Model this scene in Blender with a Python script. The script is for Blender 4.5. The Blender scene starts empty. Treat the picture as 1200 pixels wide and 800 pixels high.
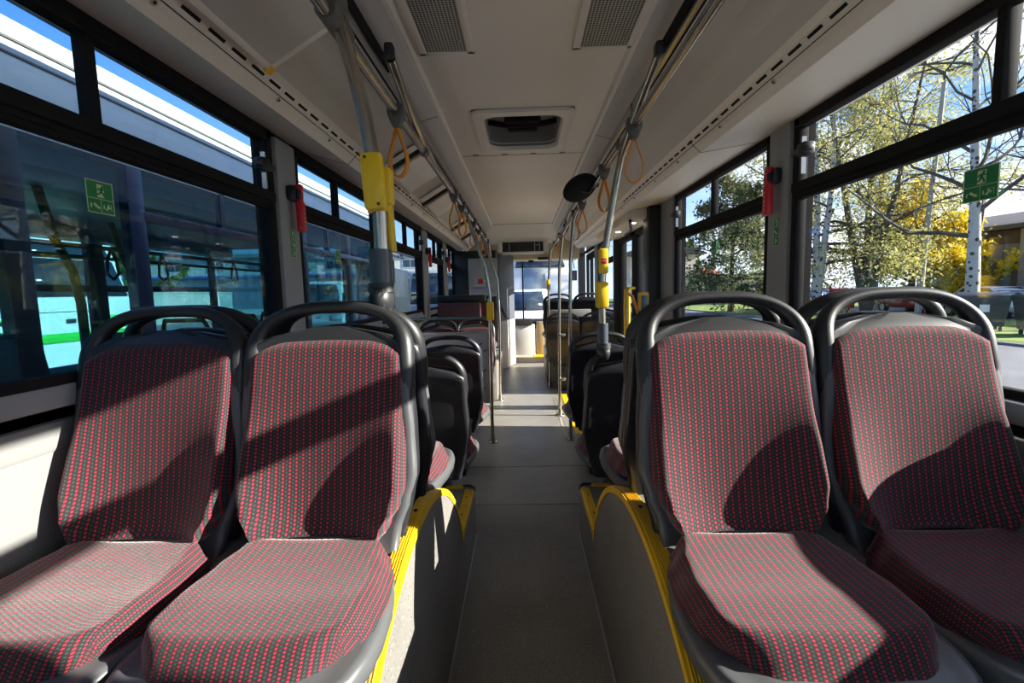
import bpy, bmesh, math, random
from mathutils import Vector, Matrix
random.seed(7)
PI = math.pi
scene = bpy.context.scene
COL = scene.collection

# ------------------------------------------------------------------ mesh helper
class MB:
    def __init__(self):
        self.bm = bmesh.new(); self.uv = self.bm.loops.layers.uv.new('uv'); self.mi = 0
    def _add(self, b):
        for f in b.faces: f.material_index = self.mi
        me = bpy.data.meshes.new('tmp'); b.to_mesh(me); b.free()
        self.bm.from_mesh(me); bpy.data.meshes.remove(me)
    def mat(self, i): self.mi = i; return self
    def box(self, c, s, r=0.0, rot=None, seg=2):
        b = bmesh.new(); bmesh.ops.create_cube(b, size=1)
        for v in b.verts: v.co = Vector((v.co.x*s[0], v.co.y*s[1], v.co.z*s[2]))
        if r > 0:
            bmesh.ops.bevel(b, geom=list(b.edges), offset=min(r, min(s)*0.49), segments=seg, affect='EDGES', profile=0.5)
        M = Matrix.Translation(c)
        if rot is not None: M = M @ rot.to_4x4()
        b.transform(M); self._add(b); return self
    def bx(self, x0, x1, y0, y1, z0, z1, r=0.0):
        return self.box(((x0+x1)/2, (y0+y1)/2, (z0+z1)/2), (abs(x1-x0), abs(y1-y0), abs(z1-z0)), r)
    def cyl(self, a, b_, r, n=12, r2=None, caps=True):
        return self.tube([a, b_], [r, r if r2 is None else r2], n, caps)
    def tube(self, pts, r, n=10, caps=True, closed=False, flat=None, up=None):
        P = [Vector(p) for p in pts]; m = len(P)
        R = r if isinstance(r, (list, tuple)) else [r]*m
        T = []
        for i in range(m):
            if closed: t = P[(i+1) % m]-P[i-1]
            else: t = P[min(i+1, m-1)]-P[max(i-1, 0)]
            T.append(t.normalized() if t.length > 1e-9 else Vector((0, 0, 1)))
        u = Vector(up) if up is not None else (Vector((0, 0, 1)) if abs(T[0].z) < .9 else Vector((1, 0, 0)))
        u = (u-T[0]*u.dot(T[0])).normalized()
        rings = []
        for i in range(m):
            u = u-T[i]*u.dot(T[i])
            u = u.normalized(); w = T[i].cross(u)
            fa = 1.0 if flat is None else flat
            rings.append([P[i]+(u*math.cos(2*PI*k/n)*fa+w*math.sin(2*PI*k/n))*R[i] for k in range(n)])
        return self.loft(rings, caps, closed)
    def loft(self, rings, caps=True, closed=False):
        b = bmesh.new(); V = [[b.verts.new(p) for p in r] for r in rings]
        m = len(V); n = len(V[0])
        for i in range(m if closed else m-1):
            A, B = V[i], V[(i+1) % m]
            for k in range(n):
                try: b.faces.new((A[k], A[(k+1) % n], B[(k+1) % n], B[k]))
                except ValueError: pass
        if caps and not closed:
            b.faces.new(list(reversed(V[0]))); b.faces.new(V[-1])
        bmesh.ops.recalc_face_normals(b, faces=b.faces)
        self._add(b); return self
    def prism(self, poly, axis, a0, a1, r=0.0):
        """poly: 2-D points in the two other axes, extruded along axis from a0 to a1"""
        def p3(p, a):
            if axis == 'x': return Vector((a, p[0], p[1]))
            if axis == 'y': return Vector((p[0], a, p[1]))
            return Vector((p[0], p[1], a))
        b = bmesh.new()
        A = [b.verts.new(p3(p, a0)) for p in poly]; B = [b.verts.new(p3(p, a1)) for p in poly]; n = len(poly)
        b.faces.new(A); b.faces.new(list(reversed(B)))
        for k in range(n): b.faces.new((A[k], B[k], B[(k+1) % n], A[(k+1) % n]))
        bmesh.ops.recalc_face_normals(b, faces=b.faces)
        if r > 0: bmesh.ops.bevel(b, geom=list(b.edges), offset=r, segments=2, affect='EDGES', profile=.5)
        self._add(b); return self
    def disc(self, c, r, axis, t, n=24):
        d = Vector(axis).normalized()*t/2; c = Vector(c)
        return self.cyl(c-d, c+d, r, n)
    def ball(self, c, s, n=12):
        b = bmesh.new(); bmesh.ops.create_uvsphere(b, u_segments=n, v_segments=max(6, n//2), radius=1)
        for v in b.verts: v.co = Vector((v.co.x*s[0]+c[0], v.co.y*s[1]+c[1], v.co.z*s[2]+c[2]))
        self._add(b); return self
    def quad(self, pts):
        f = self.bm.faces.new([self.bm.verts.new(p) for p in pts]); f.material_index = self.mi; return self
    def grid(self, fn, nu, nv, uvf=None):
        V = [[self.bm.verts.new(fn(i/nu, j/nv)) for i in range(nu+1)] for j in range(nv+1)]
        for j in range(nv):
            for i in range(nu):
                f = self.bm.faces.new((V[j][i], V[j][i+1], V[j+1][i+1], V[j+1][i])); f.material_index = self.mi
                if uvf:
                    for l, (a, c) in zip(f.loops, ((i, j), (i+1, j), (i+1, j+1), (i, j+1))): l[self.uv].uv = uvf(a/nu, c/nv)
        return self
    def build(self, name, mats, parent=None, ang=38, smooth=True, split=None):
        if split is not None:
            for f in self.bm.faces:
                if f.calc_center_median().z > split: f.material_index = 1
        me = bpy.data.meshes.new(name); self.bm.to_mesh(me); self.bm.free()
        if not isinstance(mats, (list, tuple)): mats = [mats]
        for m in mats: me.materials.append(m)
        if smooth:
            me.shade_smooth()
            try: me.set_sharp_from_angle(angle=math.radians(ang))
            except Exception: pass
        o = bpy.data.objects.new(name, me); COL.objects.link(o)
        if parent is not None: o.parent = parent
        return o

def tag(o, label, cat, group=None, kind=None):
    o['label'] = label; o['category'] = cat
    if group: o['group'] = group
    if kind: o['kind'] = kind
    return o
def thing(name, label, cat, loc=(0, 0, 0), rz=0.0, group=None):
    o = bpy.data.objects.new(name, None); COL.objects.link(o); o.location = loc; o.rotation_euler = (0, 0, rz)
    o.empty_display_size = .05
    return tag(o, label, cat, group)
def struct(o, label=None):
    o['kind'] = 'structure'
    if label: o['label'] = label
    return o
def copy_tree(o, parent=None):
    c = o.copy(); COL.objects.link(c)
    if parent is not None: c.parent = parent
    for ch in [k for k in list(bpy.data.objects) if k.parent == o]: copy_tree(ch, c)
    return c
def dup(o, label, loc, rz=None, group=None):
    c = copy_tree(o); c.location = loc
    if rz is not None: c.rotation_euler = (0, 0, rz)
    c['label'] = label
    if group: c['group'] = group
    return c

# ------------------------------------------------------------------ materials
def new_mat(name):
    m = bpy.data.materials.new(name); m.use_nodes = True; nt = m.node_tree; nt.nodes.clear()
    return m, nt
def N(nt, t, **kw):
    n = nt.nodes.new(t)
    for k, v in kw.items():
        if hasattr(n, k): setattr(n, k, v)
        else: n.inputs[k].default_value = v
    return n
def lk(nt, a, b): nt.links.new(a, b)
def M(name, col, rough=.5, metal=0, noise=0.0, scale=20, bump=0.0, bscale=200, spec=.5, coat=0, speck=None, sscale=250, sthr=.3, sheen=0):
    m, nt = new_mat(name)
    out = N(nt, 'ShaderNodeOutputMaterial'); p = N(nt, 'ShaderNodeBsdfPrincipled'); lk(nt, p.outputs[0], out.inputs[0])
    p.inputs['Base Color'].default_value = (*col, 1); p.inputs['Roughness'].default_value = rough; p.inputs['Metallic'].default_value = metal
    p.inputs['Specular IOR Level'].default_value = spec; p.inputs['Coat Weight'].default_value = coat; p.inputs['Sheen Weight'].default_value = sheen
    tc = N(nt, 'ShaderNodeTexCoord')
    c_out = None
    if noise > 0:
        nz = N(nt, 'ShaderNodeTexNoise'); nz.inputs['Scale'].default_value = scale; nz.inputs['Detail'].default_value = 5
        lk(nt, tc.outputs['Object'], nz.inputs['Vector'])
        r = N(nt, 'ShaderNodeValToRGB'); r.color_ramp.elements[0].position = .3; r.color_ramp.elements[1].position = .7
        a = tuple(max(0, c*(1-noise)) for c in col); b = tuple(min(1, c*(1+noise)) for c in col)
        r.color_ramp.elements[0].color = (*a, 1); r.color_ramp.elements[1].color = (*b, 1)
        lk(nt, nz.outputs['Fac'], r.inputs[0]); c_out = r.outputs[0]
    if speck:
        for (sc, thr, sm) in speck:
            v = N(nt, 'ShaderNodeTexVoronoi'); v.inputs['Scale'].default_value = sscale*sc
            lk(nt, tc.outputs['Object'], v.inputs['Vector'])
            cmp_ = N(nt, 'ShaderNodeMath', operation='LESS_THAN'); cmp_.inputs[1].default_value = thr
            lk(nt, v.outputs['Distance'], cmp_.inputs[0])
            mx = N(nt, 'ShaderNodeMix', data_type='RGBA')
            if c_out is not None: lk(nt, c_out, mx.inputs[6])
            else: mx.inputs[6].default_value = (*col, 1)
            mx.inputs[7].default_value = (*sm, 1); lk(nt, cmp_.outputs[0], mx.inputs[0]); c_out = mx.outputs[2]
    if c_out is not None: lk(nt, c_out, p.inputs['Base Color'])
    if bump > 0:
        nb = N(nt, 'ShaderNodeTexNoise'); nb.inputs['Scale'].default_value = bscale; nb.inputs['Detail'].default_value = 3
        lk(nt, tc.outputs['Object'], nb.inputs['Vector'])
        bp = N(nt, 'ShaderNodeBump'); bp.inputs['Strength'].default_value = bump; bp.inputs['Distance'].default_value = .002
        lk(nt, nb.outputs['Fac'], bp.inputs['Height']); lk(nt, bp.outputs[0], p.inputs['Normal'])
    return m
def glass(name, tint, refl=.04, power=5.0, top=.28):
    m, nt = new_mat(name); out = N(nt, 'ShaderNodeOutputMaterial')
    tr = N(nt, 'ShaderNodeBsdfTransparent'); tr.inputs[0].default_value = (*tint, 1)
    gl = N(nt, 'ShaderNodeBsdfGlossy'); gl.inputs['Roughness'].default_value = .02
    lw = N(nt, 'ShaderNodeLayerWeight'); lw.inputs[0].default_value = .5
    pw = N(nt, 'ShaderNodeMath', operation='POWER'); pw.inputs[1].default_value = power
    ma = N(nt, 'ShaderNodeMath', operation='MULTIPLY_ADD'); ma.inputs[1].default_value = top; ma.inputs[2].default_value = refl
    lk(nt, lw.outputs['Facing'], pw.inputs[0]); lk(nt, pw.outputs[0], ma.inputs[0])
    mx = N(nt, 'ShaderNodeMixShader'); lk(nt, ma.outputs[0], mx.inputs[0]); lk(nt, tr.outputs[0], mx.inputs[1]); lk(nt, gl.outputs[0], mx.inputs[2])
    lk(nt, mx.outputs[0], out.inputs[0]); return m
def fabric(name):
    m, nt = new_mat(name); out = N(nt, 'ShaderNodeOutputMaterial'); p = N(nt, 'ShaderNodeBsdfPrincipled'); lk(nt, p.outputs[0], out.inputs[0])
    uv = N(nt, 'ShaderNodeUVMap'); uv.uv_map = 'uv'
    sep = N(nt, 'ShaderNodeSeparateXYZ'); lk(nt, uv.outputs[0], sep.inputs[0])
    def mth(op, a, b=None, c=None):
        n = N(nt, 'ShaderNodeMath', operation=op)
        for i, q in enumerate((a, b, c)):
            if q is None: continue
            if isinstance(q, (int, float)): n.inputs[i].default_value = q
            else: lk(nt, q, n.inputs[i])
        return n.outputs[0]
    CW, CH = 0.0156, 0.0090
    def dots(ox, oy, rx, ry):
        a = mth('PINGPONG', mth('ADD', mth('DIVIDE', sep.outputs[0], CW), ox+50), .5)   # 0 at dot centre
        b = mth('PINGPONG', mth('ADD', mth('DIVIDE', sep.outputs[1], CH), oy+50), .5)
        d = mth('ADD', mth('POWER', mth('DIVIDE', a, rx), 2.5), mth('POWER', mth('DIVIDE', b, ry), 2.5))
        mr = N(nt, 'ShaderNodeMapRange'); mr.inputs[1].default_value = .75; mr.inputs[2].default_value = 1.25; mr.inputs[3].default_value = 1; mr.inputs[4].default_value = 0
        lk(nt, d, mr.inputs[0]); return mr.outputs[0]
    red = dots(0, 0, .155, .31); gry = dots(.5, .5, .12, .24); stripe = dots(0, 0, .26, 5)
    nz = N(nt, 'ShaderNodeTexNoise'); nz.inputs['Scale'].default_value = 900; nz.inputs['Detail'].default_value = 2
    lk(nt, uv.outputs[0], nz.inputs['Vector'])
    r = N(nt, 'ShaderNodeValToRGB'); r.color_ramp.elements[0].position = .36; r.color_ramp.elements[1].position = .66
    r.color_ramp.elements[0].color = (.005, .005, .006, 1); r.color_ramp.elements[1].color = (.055, .053, .052, 1)
    lk(nt, nz.outputs['Fac'], r.inputs[0])
    def mix(fac, a, col):
        x = N(nt, 'ShaderNodeMix', data_type='RGBA'); lk(nt, fac, x.inputs[0]); lk(nt, a, x.inputs[6]); x.inputs[7].default_value = (*col, 1); return x.outputs[2]
    st = mth('MULTIPLY', stripe, .22)
    c = mix(st, r.outputs[0], (.06, .006, .012)); c = mix(gry, c, (.05, .078, .074)); c = mix(red, c, (.46, .028, .06))
    lk(nt, c, p.inputs['Base Color']); p.inputs['Roughness'].default_value = .85; p.inputs['Specular IOR Level'].default_value = .2
    dm = mth('SUBTRACT', 1, mth('MINIMUM', mth('ADD', red, gry), 1)); lk(nt, mth('MULTIPLY', dm, .5), p.inputs['Sheen Weight']); p.inputs['Sheen Roughness'].default_value = .38
    bp = N(nt, 'ShaderNodeBump'); bp.inputs['Strength'].default_value = .5; bp.inputs['Distance'].default_value = .001
    ad = mth('ADD', mth('ADD', red, gry), nz.outputs['Fac']); lk(nt, ad, bp.inputs['Height']); lk(nt, bp.outputs[0], p.inputs['Normal'])
    return m
def emit(name, col, s):
    m, nt = new_mat(name); out = N(nt, 'ShaderNodeOutputMaterial'); e = N(nt, 'ShaderNodeEmission')
    e.inputs[0].default_value = (*col, 1); e.inputs[1].default_value = s; lk(nt, e.outputs[0], out.inputs[0]); return m
def leafmat(name, cols, trans=.35):
    m, nt = new_mat(name); out = N(nt, 'ShaderNodeOutputMaterial')
    tc = N(nt, 'ShaderNodeTexCoord'); nz = N(nt, 'ShaderNodeTexNoise'); nz.inputs['Scale'].default_value = 2.2; nz.inputs['Detail'].default_value = 8; nz.inputs['Roughness'].default_value = .8
    lk(nt, tc.outputs['Object'], nz.inputs['Vector'])
    r = N(nt, 'ShaderNodeValToRGB'); e = r.color_ramp.elements; e[0].position = .34; e[1].position = .66
    e[0].color = (*cols[0], 1); e[1].color = (*cols[-1], 1)
    for i, c in enumerate(cols[1:-1]):
        q = e.new(.34+.32*(i+1)/(len(cols)-1)); q.color = (*c, 1)
    lk(nt, nz.outputs['Fac'], r.inputs[0])
    d = N(nt, 'ShaderNodeBsdfDiffuse'); t = N(nt, 'ShaderNodeBsdfTranslucent'); lk(nt, r.outputs[0], d.inputs[0]); lk(nt, r.outputs[0], t.inputs[0])
    mx = N(nt, 'ShaderNodeMixShader'); mx.inputs[0].default_value = trans; lk(nt, d.outputs[0], mx.inputs[1]); lk(nt, t.outputs[0], mx.inputs[2]); lk(nt, mx.outputs[0], out.inputs[0])
    return m

FAB = fabric('moquette fabric')
SHELL = M('grey seat plastic', (.088, .092, .098), .38, spec=.5, noise=.08, scale=6, bump=.08, bscale=900)
SHELLD = M('black gloss plastic', (.019, .020, .025), .32, noise=.1, scale=5)
HOOP = M('charcoal handle plastic', (.017, .018, .020), .42, noise=.1, scale=8, bump=.1, bscale=900)
STEEL = M('brushed stainless steel', (.45, .405, .35), .26, 1, noise=.05, scale=30)
ALU = M('anodised aluminium', (.46, .46, .46), .38, 1, noise=.05, scale=15)
BLACK = M('black rubber', (.014, .014, .015), .8, noise=.15, scale=10, spec=.15)
BLACKP = M('black plastic', (.02, .021, .024), .42, noise=.15, scale=10)
CEIL = M('cream grey ceiling laminate', (.74, .69, .61), .45, noise=.03, scale=1.2)
COVE = M('grey cove laminate', (.53, .51, .475), .5, noise=.04, scale=1.5)
DUCT = M('light duct laminate', (.76, .715, .64), .42, noise=.03, scale=2)
BAND = M('grey ceiling band', (.46, .44, .44), .4, noise=.03, scale=2)
WALLP = M('light grey wall panel', (.21, .21, .208), .45, noise=.03, scale=3)
PILL = M('grey pillar plastic', (.30, .305, .32), .6, noise=.04, scale=3, spec=.2)
YEL = M('yellow plastic', (.86, .56, .015), .35, noise=.04, scale=6)
YELS = M('yellow edging', (.84, .50, .012), .4, noise=.12, scale=9, bump=.2, bscale=150)
VINYL = M('speckled grey vinyl floor', (.255, .242, .220), .42, noise=.16, scale=2.2, speck=[(1, .17, (.46, .44, .40)), (1.37, .18, (.10, .095, .09)), (.8, .12, (.36, .25, .16))], sscale=68, spec=.45)
VINYLD = M('speckled dark vinyl cover', (.215, .205, .19), .38, noise=.18, scale=3, speck=[(1, .17, (.40, .38, .35)), (1.3, .18, (.07, .066, .062)), (.8, .12, (.34, .23, .14))], sscale=68)
SEAM = M('grey weld seam', (.42, .43, .45), .5)
ORANGE = M('orange strap', (.72, .27, .03), .5, noise=.08, scale=30)
GREYB = M('grey bracket plastic', (.11, .105, .10), .45)
RED = M('red plastic', (.62, .02, .03), .38, noise=.06, scale=20)
GREEN = M('green sign film', (.012, .22, .075), .45)
LUM = M('pale luminous film', (.62, .70, .42), .5)
WHITE = M('white paint', (.70, .70, .68), .35, noise=.03, scale=3)
WHITEM = M('white paper', (.82, .80, .75), .6, noise=.04, scale=4)
GREYP = M('grey panel', (.33, .335, .34), .45, noise=.05, scale=5)
SCREEN = M('dark display glass', (.008, .009, .010), .12, spec=.6)
GRILLE = None
GLASSR = glass('clear window glass', (.955, .97, .97))
GLASSL = glass('tinted window glass', (.80, .90, .93), refl=.045)
GLASSN = glass('teal bus glass', (.50, .70, .74), refl=.07)
GLASSP = glass('partition glass', (.80, .86, .88), refl=.05)
ASPH = M('asphalt', (.16, .16, .165), .85, noise=.25, scale=.6, bump=.3, bscale=60)
GRASS = M('lawn grass', (.15, .21, .028), .9, noise=.5, scale=1.3, bump=.8, bscale=30)
BARK = M('dark bark', (.075, .06, .048), .9, noise=.4, scale=9)
BIRCH = M('birch bark', (.40, .385, .36), .8, noise=.1, scale=5, speck=[(1, .33, (.035, .032, .03))], sscale=5)
CREAM = M('cream render', (.62, .55, .42), .8, noise=.12, scale=1.2)
BROWN = M('brown facade boards', (.115, .085, .06), .8, noise=.25, scale=1.1)
CONC = M('grey concrete', (.32, .31, .29), .85, noise=.15, scale=1.5)
ROOFR = M('red roof tiles', (.34, .07, .04), .8, noise=.2, scale=3)
ROOFD = M('dark roof felt', (.06, .058, .06), .8, noise=.2, scale=2)
BLUEP = M('blue grey bus paint', (.16, .20, .34), .35, noise=.04, scale=1.2)
WIN_D = M('dark window glass', (.02, .03, .04), .08, spec=.8)
GREENP = M('bright green paint', (.03, .52, .05), .35)
GREENT = M('dark green tube', (.02, .13, .04), .4)
BLUE = M('blue paint', (.05, .16, .55), .4, noise=.1, scale=2)
CARRED = M('dark red car paint', (.32, .015, .03), .25, coat=.6)
SILVER = M('silver car paint', (.55, .57, .60), .3, .5, coat=.5)
TYRE = M('tyre rubber', (.02, .02, .02), .8)
BINB = M('black bin plastic', (.025, .027, .03), .45)
BING = M('dark grey bin plastic', (.06, .065, .075), .45)
MAROON = M('maroon moulded panel', (.10, .035, .04), .5, noise=.1, scale=4)
LF_YG = leafmat('olive yellow leaves', [(.20, .21, .06), (.40, .39, .12), (.58, .53, .20), (.72, .66, .34)])
LF_Y = leafmat('golden leaves', [(.42, .33, .012), (.78, .60, .02), (.88, .72, .04)])
LF_D = leafmat('dark green needles', [(.03, .055, .02), (.075, .11, .04), (.15, .18, .07)])
LF_G = leafmat('green hedge leaves', [(.05, .09, .02), (.11, .16, .04), (.20, .22, .06)])
# ================================================================== BUS SHELL
XL, XR = -1.17, 1.29            # glass planes
Y0, Y1 = -2.2, 9.9
PILL_L = [(.30, .50), (2.27, 2.49), (3.95, 4.25), (5.56, 5.88), (7.02, 7.36)]
PILL_R = [(.30, .50), (2.31, 2.52), (4.03, 4.44), (6.36, 6.56), (8.02, 8.36)]
DOOR = (4.52, 6.26)

# floor
m = MB(); m.bx(XL-.04, XR+.04, Y0, 9.12, -.06, 0)
floor = struct(m.build('floor', VINYL, smooth=False))
m = MB()
for y in (2.95, 3.62, 6.55): m.bx(-.95, 1.0, y-.004, y+.004, 0, .0015)
for x in (.36, .40): m.bx(x-.004, x+.004, 4.30, 6.05, 0, .0015)
struct(m.build('trim_1', M('floor seam', (.18, .172, .158), .5), floor, smooth=False))
m = MB(); m.bx(.475, XR-.05, 4.46, 6.25, 0, .003)
struct(m.build('trim_2', YELS, floor, smooth=False))
m = MB(); m.bx(-.32, .95, 9.125, 9.9, -.06, .10, .01)
struct(m.build('floor_front', M('cream step vinyl', (.50, .45, .36), .5, noise=.08, scale=6), smooth=False))
m = MB(); m.bx(.20, .95, 9.115, 9.55, .08, .106, .004); struct(m.build('trim_8', YELS, smooth=False))

def wall(side, XG, pillars, gaps):
    s = -1 if side == 'left' else 1; dz = 0 if s < 0 else -.115; ip = .0 if s < 0 else .04
    m = MB()
    segs = []; y = Y0
    for a, b in gaps: segs.append((y, a)); y = b
    segs.append((y, Y1))
    for a, b in segs:
        m.mat(0).bx(XG+s*.02, XG+s*.08, a, b, -.42, 1.12+dz)                   # outer skin under the windows
        m.mat(1).bx(XG-s*ip, XG+s*.02, a, b, -.02, 1.045+dz)                  # inner panel
        m.mat(1).bx(XG-s*(ip+.006), XG+s*.02, a, b, .985+dz, 1.062+dz, .012)            # ledge on the panel
        m.mat(2).bx(XG-s*(ip-.02), XG+s*.02, a, b, 1.05+dz, 1.10+dz)                  # dark gap
        m.mat(3).bx(XG-s*(ip+.004 if s > 0 else .022), XG+s*.02, a, b, 1.093+dz, 1.152+dz, .01)             # sill rail
    dt = .065 if s < 0 else .055
    m.mat(0).bx(XG+s*.02, XG+s*.08, Y0, Y1, 2.03+dt, 2.78)
    m.mat(2).bx(XG-s*.012, XG+s*.02, Y0, Y1, 2.03+dt, 2.13)
    for a, b in pillars:
        m.mat(3).bx(XG-s*.045, XG+s*.05, a+.012, b-.012, 1.0+dz, 2.10, .016)
        m.mat(2).bx(XG-s*.02, XG+s*.05, a-.03, b+.03, 1.10+dz, 2.10)
    return struct(m.build('wall_'+side, [WHITE, WALLP, BLACK, PILL]))
wall('left', XL, PILL_L, [])
wall('right', XR, PILL_R, [DOOR, (8.40, 9.6)])
m = MB(); m.mat(0).bx(XL, XR, Y0-.06, Y0, -.4, 1.25); m.bx(XL, XR, Y0-.06, Y0, 2.0, 2.75); m.bx(XL, -.85, Y0-.06, Y0, 1.2, 2.05); m.bx(.9, XR, Y0-.06, Y0, 1.2, 2.05)
struct(m.build('wall_back', [BLACKP]))
m = MB(); m.mat(0).bx(XL, XR, 9.9, 9.97, -.4, .70); m.bx(XL, XR, 9.9, 9.97, 2.02, 2.75); m.mat(1).bx(XL, XL+.14, 9.86, 9.97, .6, 2.1); m.bx(XR-.14, XR, 9.86, 9.97, .6, 2.1)
struct(m.build('wall_front', [WHITE, BLACKP]))

# windows
wn = [0]
def window(side, a, b, dividers, latch=None, hopper=True, tint=None):
    s = -1 if side == 'left' else 1; XG = XL if side == 'left' else XR
    wn[0] += 1
    m = MB(); x0, x1 = XG-s*.032, XG+s*.012; dz = 0 if s < 0 else -.115; dr = .006 if s < 0 else -.02; dt = .065 if s < 0 else .055
    m.bx(x0+s*.012, x1, a, b, 1.15+dz, 1.178+dz, .004); m.bx(x0, x1, a, b, 2.005+dt, 2.075+dt, .004)
    m.bx(x0, x1, a, a+.036, 1.12+dz, 2.05+dt, .004); m.bx(x0, x1, b-.045, b, 1.12+dz, 2.05+dt, .004)
    if hopper:
        m.bx(XG-s*.038, x1, a, b, 1.790+dr, 1.833+dr, .006); m.bx(XG-s*.024, x1, a, b, 1.757+dr, 1.80+dr, .006)
        m.bx(XG-s*.030, XG-s*.02, a, b, 1.772+dr, 1.780+dr)
        for d in dividers: m.bx(XG-s*.03, x1, d-.014, d+.014, 1.80+dr, 2.03+dt, .004)
        m.bx(XG-s*.034, x1, a+.02, b-.02, 1.998+dt, 2.01+dt, .003)
    fr = struct(m.build('window_%d' % wn[0], BLACK))
    g = MB(); g.bx(XG-.0025, XG+.0025, a+.01, b-.01, 1.15+dz, 2.03+dt)
    struct(g.build('glass_pane', tint or (GLASSL if side == 'left' else GLASSR), fr, smooth=False))
    if latch:
        l = MB(); l.box((XG-s*.055, latch, 1.93), (.05, .06, .055), .008); l.box((XG-s*.06, latch+.02, 1.93), (.035, .12, .025), .006)
        l.mat(1).bx(XG-s*.04, XG-s*.02, latch+.055, latch+.065, 1.84, 2.0)
        struct(l.build('window_latch', [BLACKP, STEEL], fr))
    return fr
window('left', -1.9, .30, [-.8]); window('left', .50, 2.27, [1.337], 2.13); window('left', 2.49, 3.95, [3.06], 3.82)
window('left', 4.25, 5.56, [4.85], 5.42); window('left', 5.88, 7.02, [6.45], 6.92); window('left', 7.36, 8.2, [7.8])
window('right', -1.9, .30, [-.8]); window('right', .50, 2.31, [1.353], 2.17); window('right', 2.52, 4.03, [3.27], 3.92)
window('right', 6.56, 8.02, [7.3]); 
# windscreen
m = MB(); m.bx(XL+.1, XR-.1, 9.9, 9.95, .69, .76, .01); m.bx(XL+.1, XR-.1, 9.9, 9.95, 2.0, 2.06, .01); m.bx(.0, .03, 9.905, 9.945, .7, 2.0)
ws = struct(m.build('window_front', BLACK)); g = MB(); g.bx(XL+.1, XR-.1, 9.925, 9.93, .72, 2.03)
struct(g.build('glass_pane', GLASSR, ws, smooth=False))
g = MB(); g.bx(-.85, .9, Y0-.03, Y0-.025, 1.25, 2.0); struct(g.build('window_back', GLASSL, smooth=False))

# ceiling
def prof(sgn):
    base = [(.42, 2.305), (.432, 2.292), (.45, 2.292), (.62, 2.245), (.628, 2.255), (.70, 2.225), (.78, 2.178), (.845, 2.125), (.868, 2.112), (.905, 2.072), (.93, 2.050), (1.22, 2.098)]
    return [(sgn*a+.02 if a < 1.1 else (-1.19 if sgn < 0 else 1.31), z+((.032 if sgn < 0 else .005) if a > 1.1 else 0)) for a, z in base]
def strip(m, pts, y0, y1, t=.0):
    for i in range(len(pts)-1):
        (a, za), (b, zb) = pts[i], pts[i+1]
        m.quad([(a, y0, za), (b, y0, zb), (b, y1, zb), (a, y1, za)])
m = MB()
L = prof(-1); R = prof(1)
YC = 6.9
m.mat(0).quad([(L[0][0], Y0, 2.305), (R[0][0], Y0, 2.305), (R[0][0], 2.62, 2.305), (L[0][0], 2.62, 2.305)])
m.quad([(L[0][0], 3.34, 2.305), (R[0][0], 3.34, 2.305), (R[0][0], YC, 2.305), (L[0][0], YC, 2.305)])
m.quad([(L[0][0], 2.62, 2.305), (-.25, 2.62, 2.305), (-.25, 3.34, 2.305), (L[0][0], 3.34, 2.305)])
m.quad([(.30, 2.62, 2.305), (R[0][0], 2.62, 2.305), (R[0][0], 3.34, 2.305), (.30, 3.34, 2.305)])
m.grid(lambda u, v: (L[3][0]+(R[3][0]-L[3][0])*u, YC+1.15*v, 2.300-.16*v*v-.012*math.sin(PI*u)*0), 2, 8)
for P_ in (L, R):
    m.mat(0); strip(m, P_[0:3], Y0, YC+1.2); m.mat(2); strip(m, P_[2:5], Y0, YC+1.3); m.mat(1); strip(m, P_[4:8], Y0, 8.15); m.mat(3); strip(m, P_[7:11], Y0, 8.2); m.mat(0); strip(m, P_[10:12], Y0, 8.2)
ceiling = struct(m.build('ceiling', [CEIL, COVE, BAND, DUCT], ang=20))
m = MB(); m.bx(XL-.06, XR+.06, Y0, 9.97, 2.70, 2.78)
struct(m.build('ceiling_roof', WHITE, smooth=False))
# duct slots, seams, screws on the ducts
for sgn, nm in ((-1, 'trim_3'), (1, 'trim_4')):
    m = MB(); P_ = prof(sgn)
    (ax, az), (bx_, bz) = P_[8], P_[9]
    ang = math.atan2(bz-az, bx_-ax); rot = Matrix.Rotation(-ang, 3, 'Y')
    cx, cz = ax+(bx_-ax)*.22, az+(bz-az)*.22
    y = .9
    while y < (8.0 if sgn < 0 else 4.3):
        m.mat(0).box((cx, y, cz), (.0105, .072, .004), .0018, rot); y += .108
    cx, cz = ax+(bx_-ax)*.62, az+(bz-az)*.62
    m.box((cx, 3.2, cz), (.003, 9.5, .003), 0, rot)
    for y in (1.55, 2.62, 3.7, 4.78, 5.86):
        cx, cz = ax+(bx_-ax)*.88, az+(bz-az)*.88
        n_ = Vector((-(bz-az), 0, (bx_-ax))).normalized(); n_ = -n_ if n_.z > 0 else n_
        c = Vector((cx, y-.32, cz)); m.mat(1).cyl(c-n_*.004, c+n_*.004, .0095, 14); m.mat(0).cyl(c, c+n_*.005, .004, 8)
        c = Vector((cx, y+.28, cz)); m.mat(1).cyl(c-n_*.004, c+n_*.004, .0095, 14); m.mat(0).cyl(c, c+n_*.005, .004, 8)
    for y in (2.62, 5.3):
        for i in range(8, 11):
            (a, za), (b, zb) = P_[i], P_[i+1]
            mid = Vector(((a+b)/2, y, (za+zb)/2)); le = math.hypot(b-a, zb-za)
            m.mat(0).box(mid, (le, .005, .002), 0, Matrix.Rotation(-math.atan2(zb-za, b-a), 3, 'Y'))
    struct(m.build(nm, [BLACK, ALU], ceiling))
m = MB()
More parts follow.
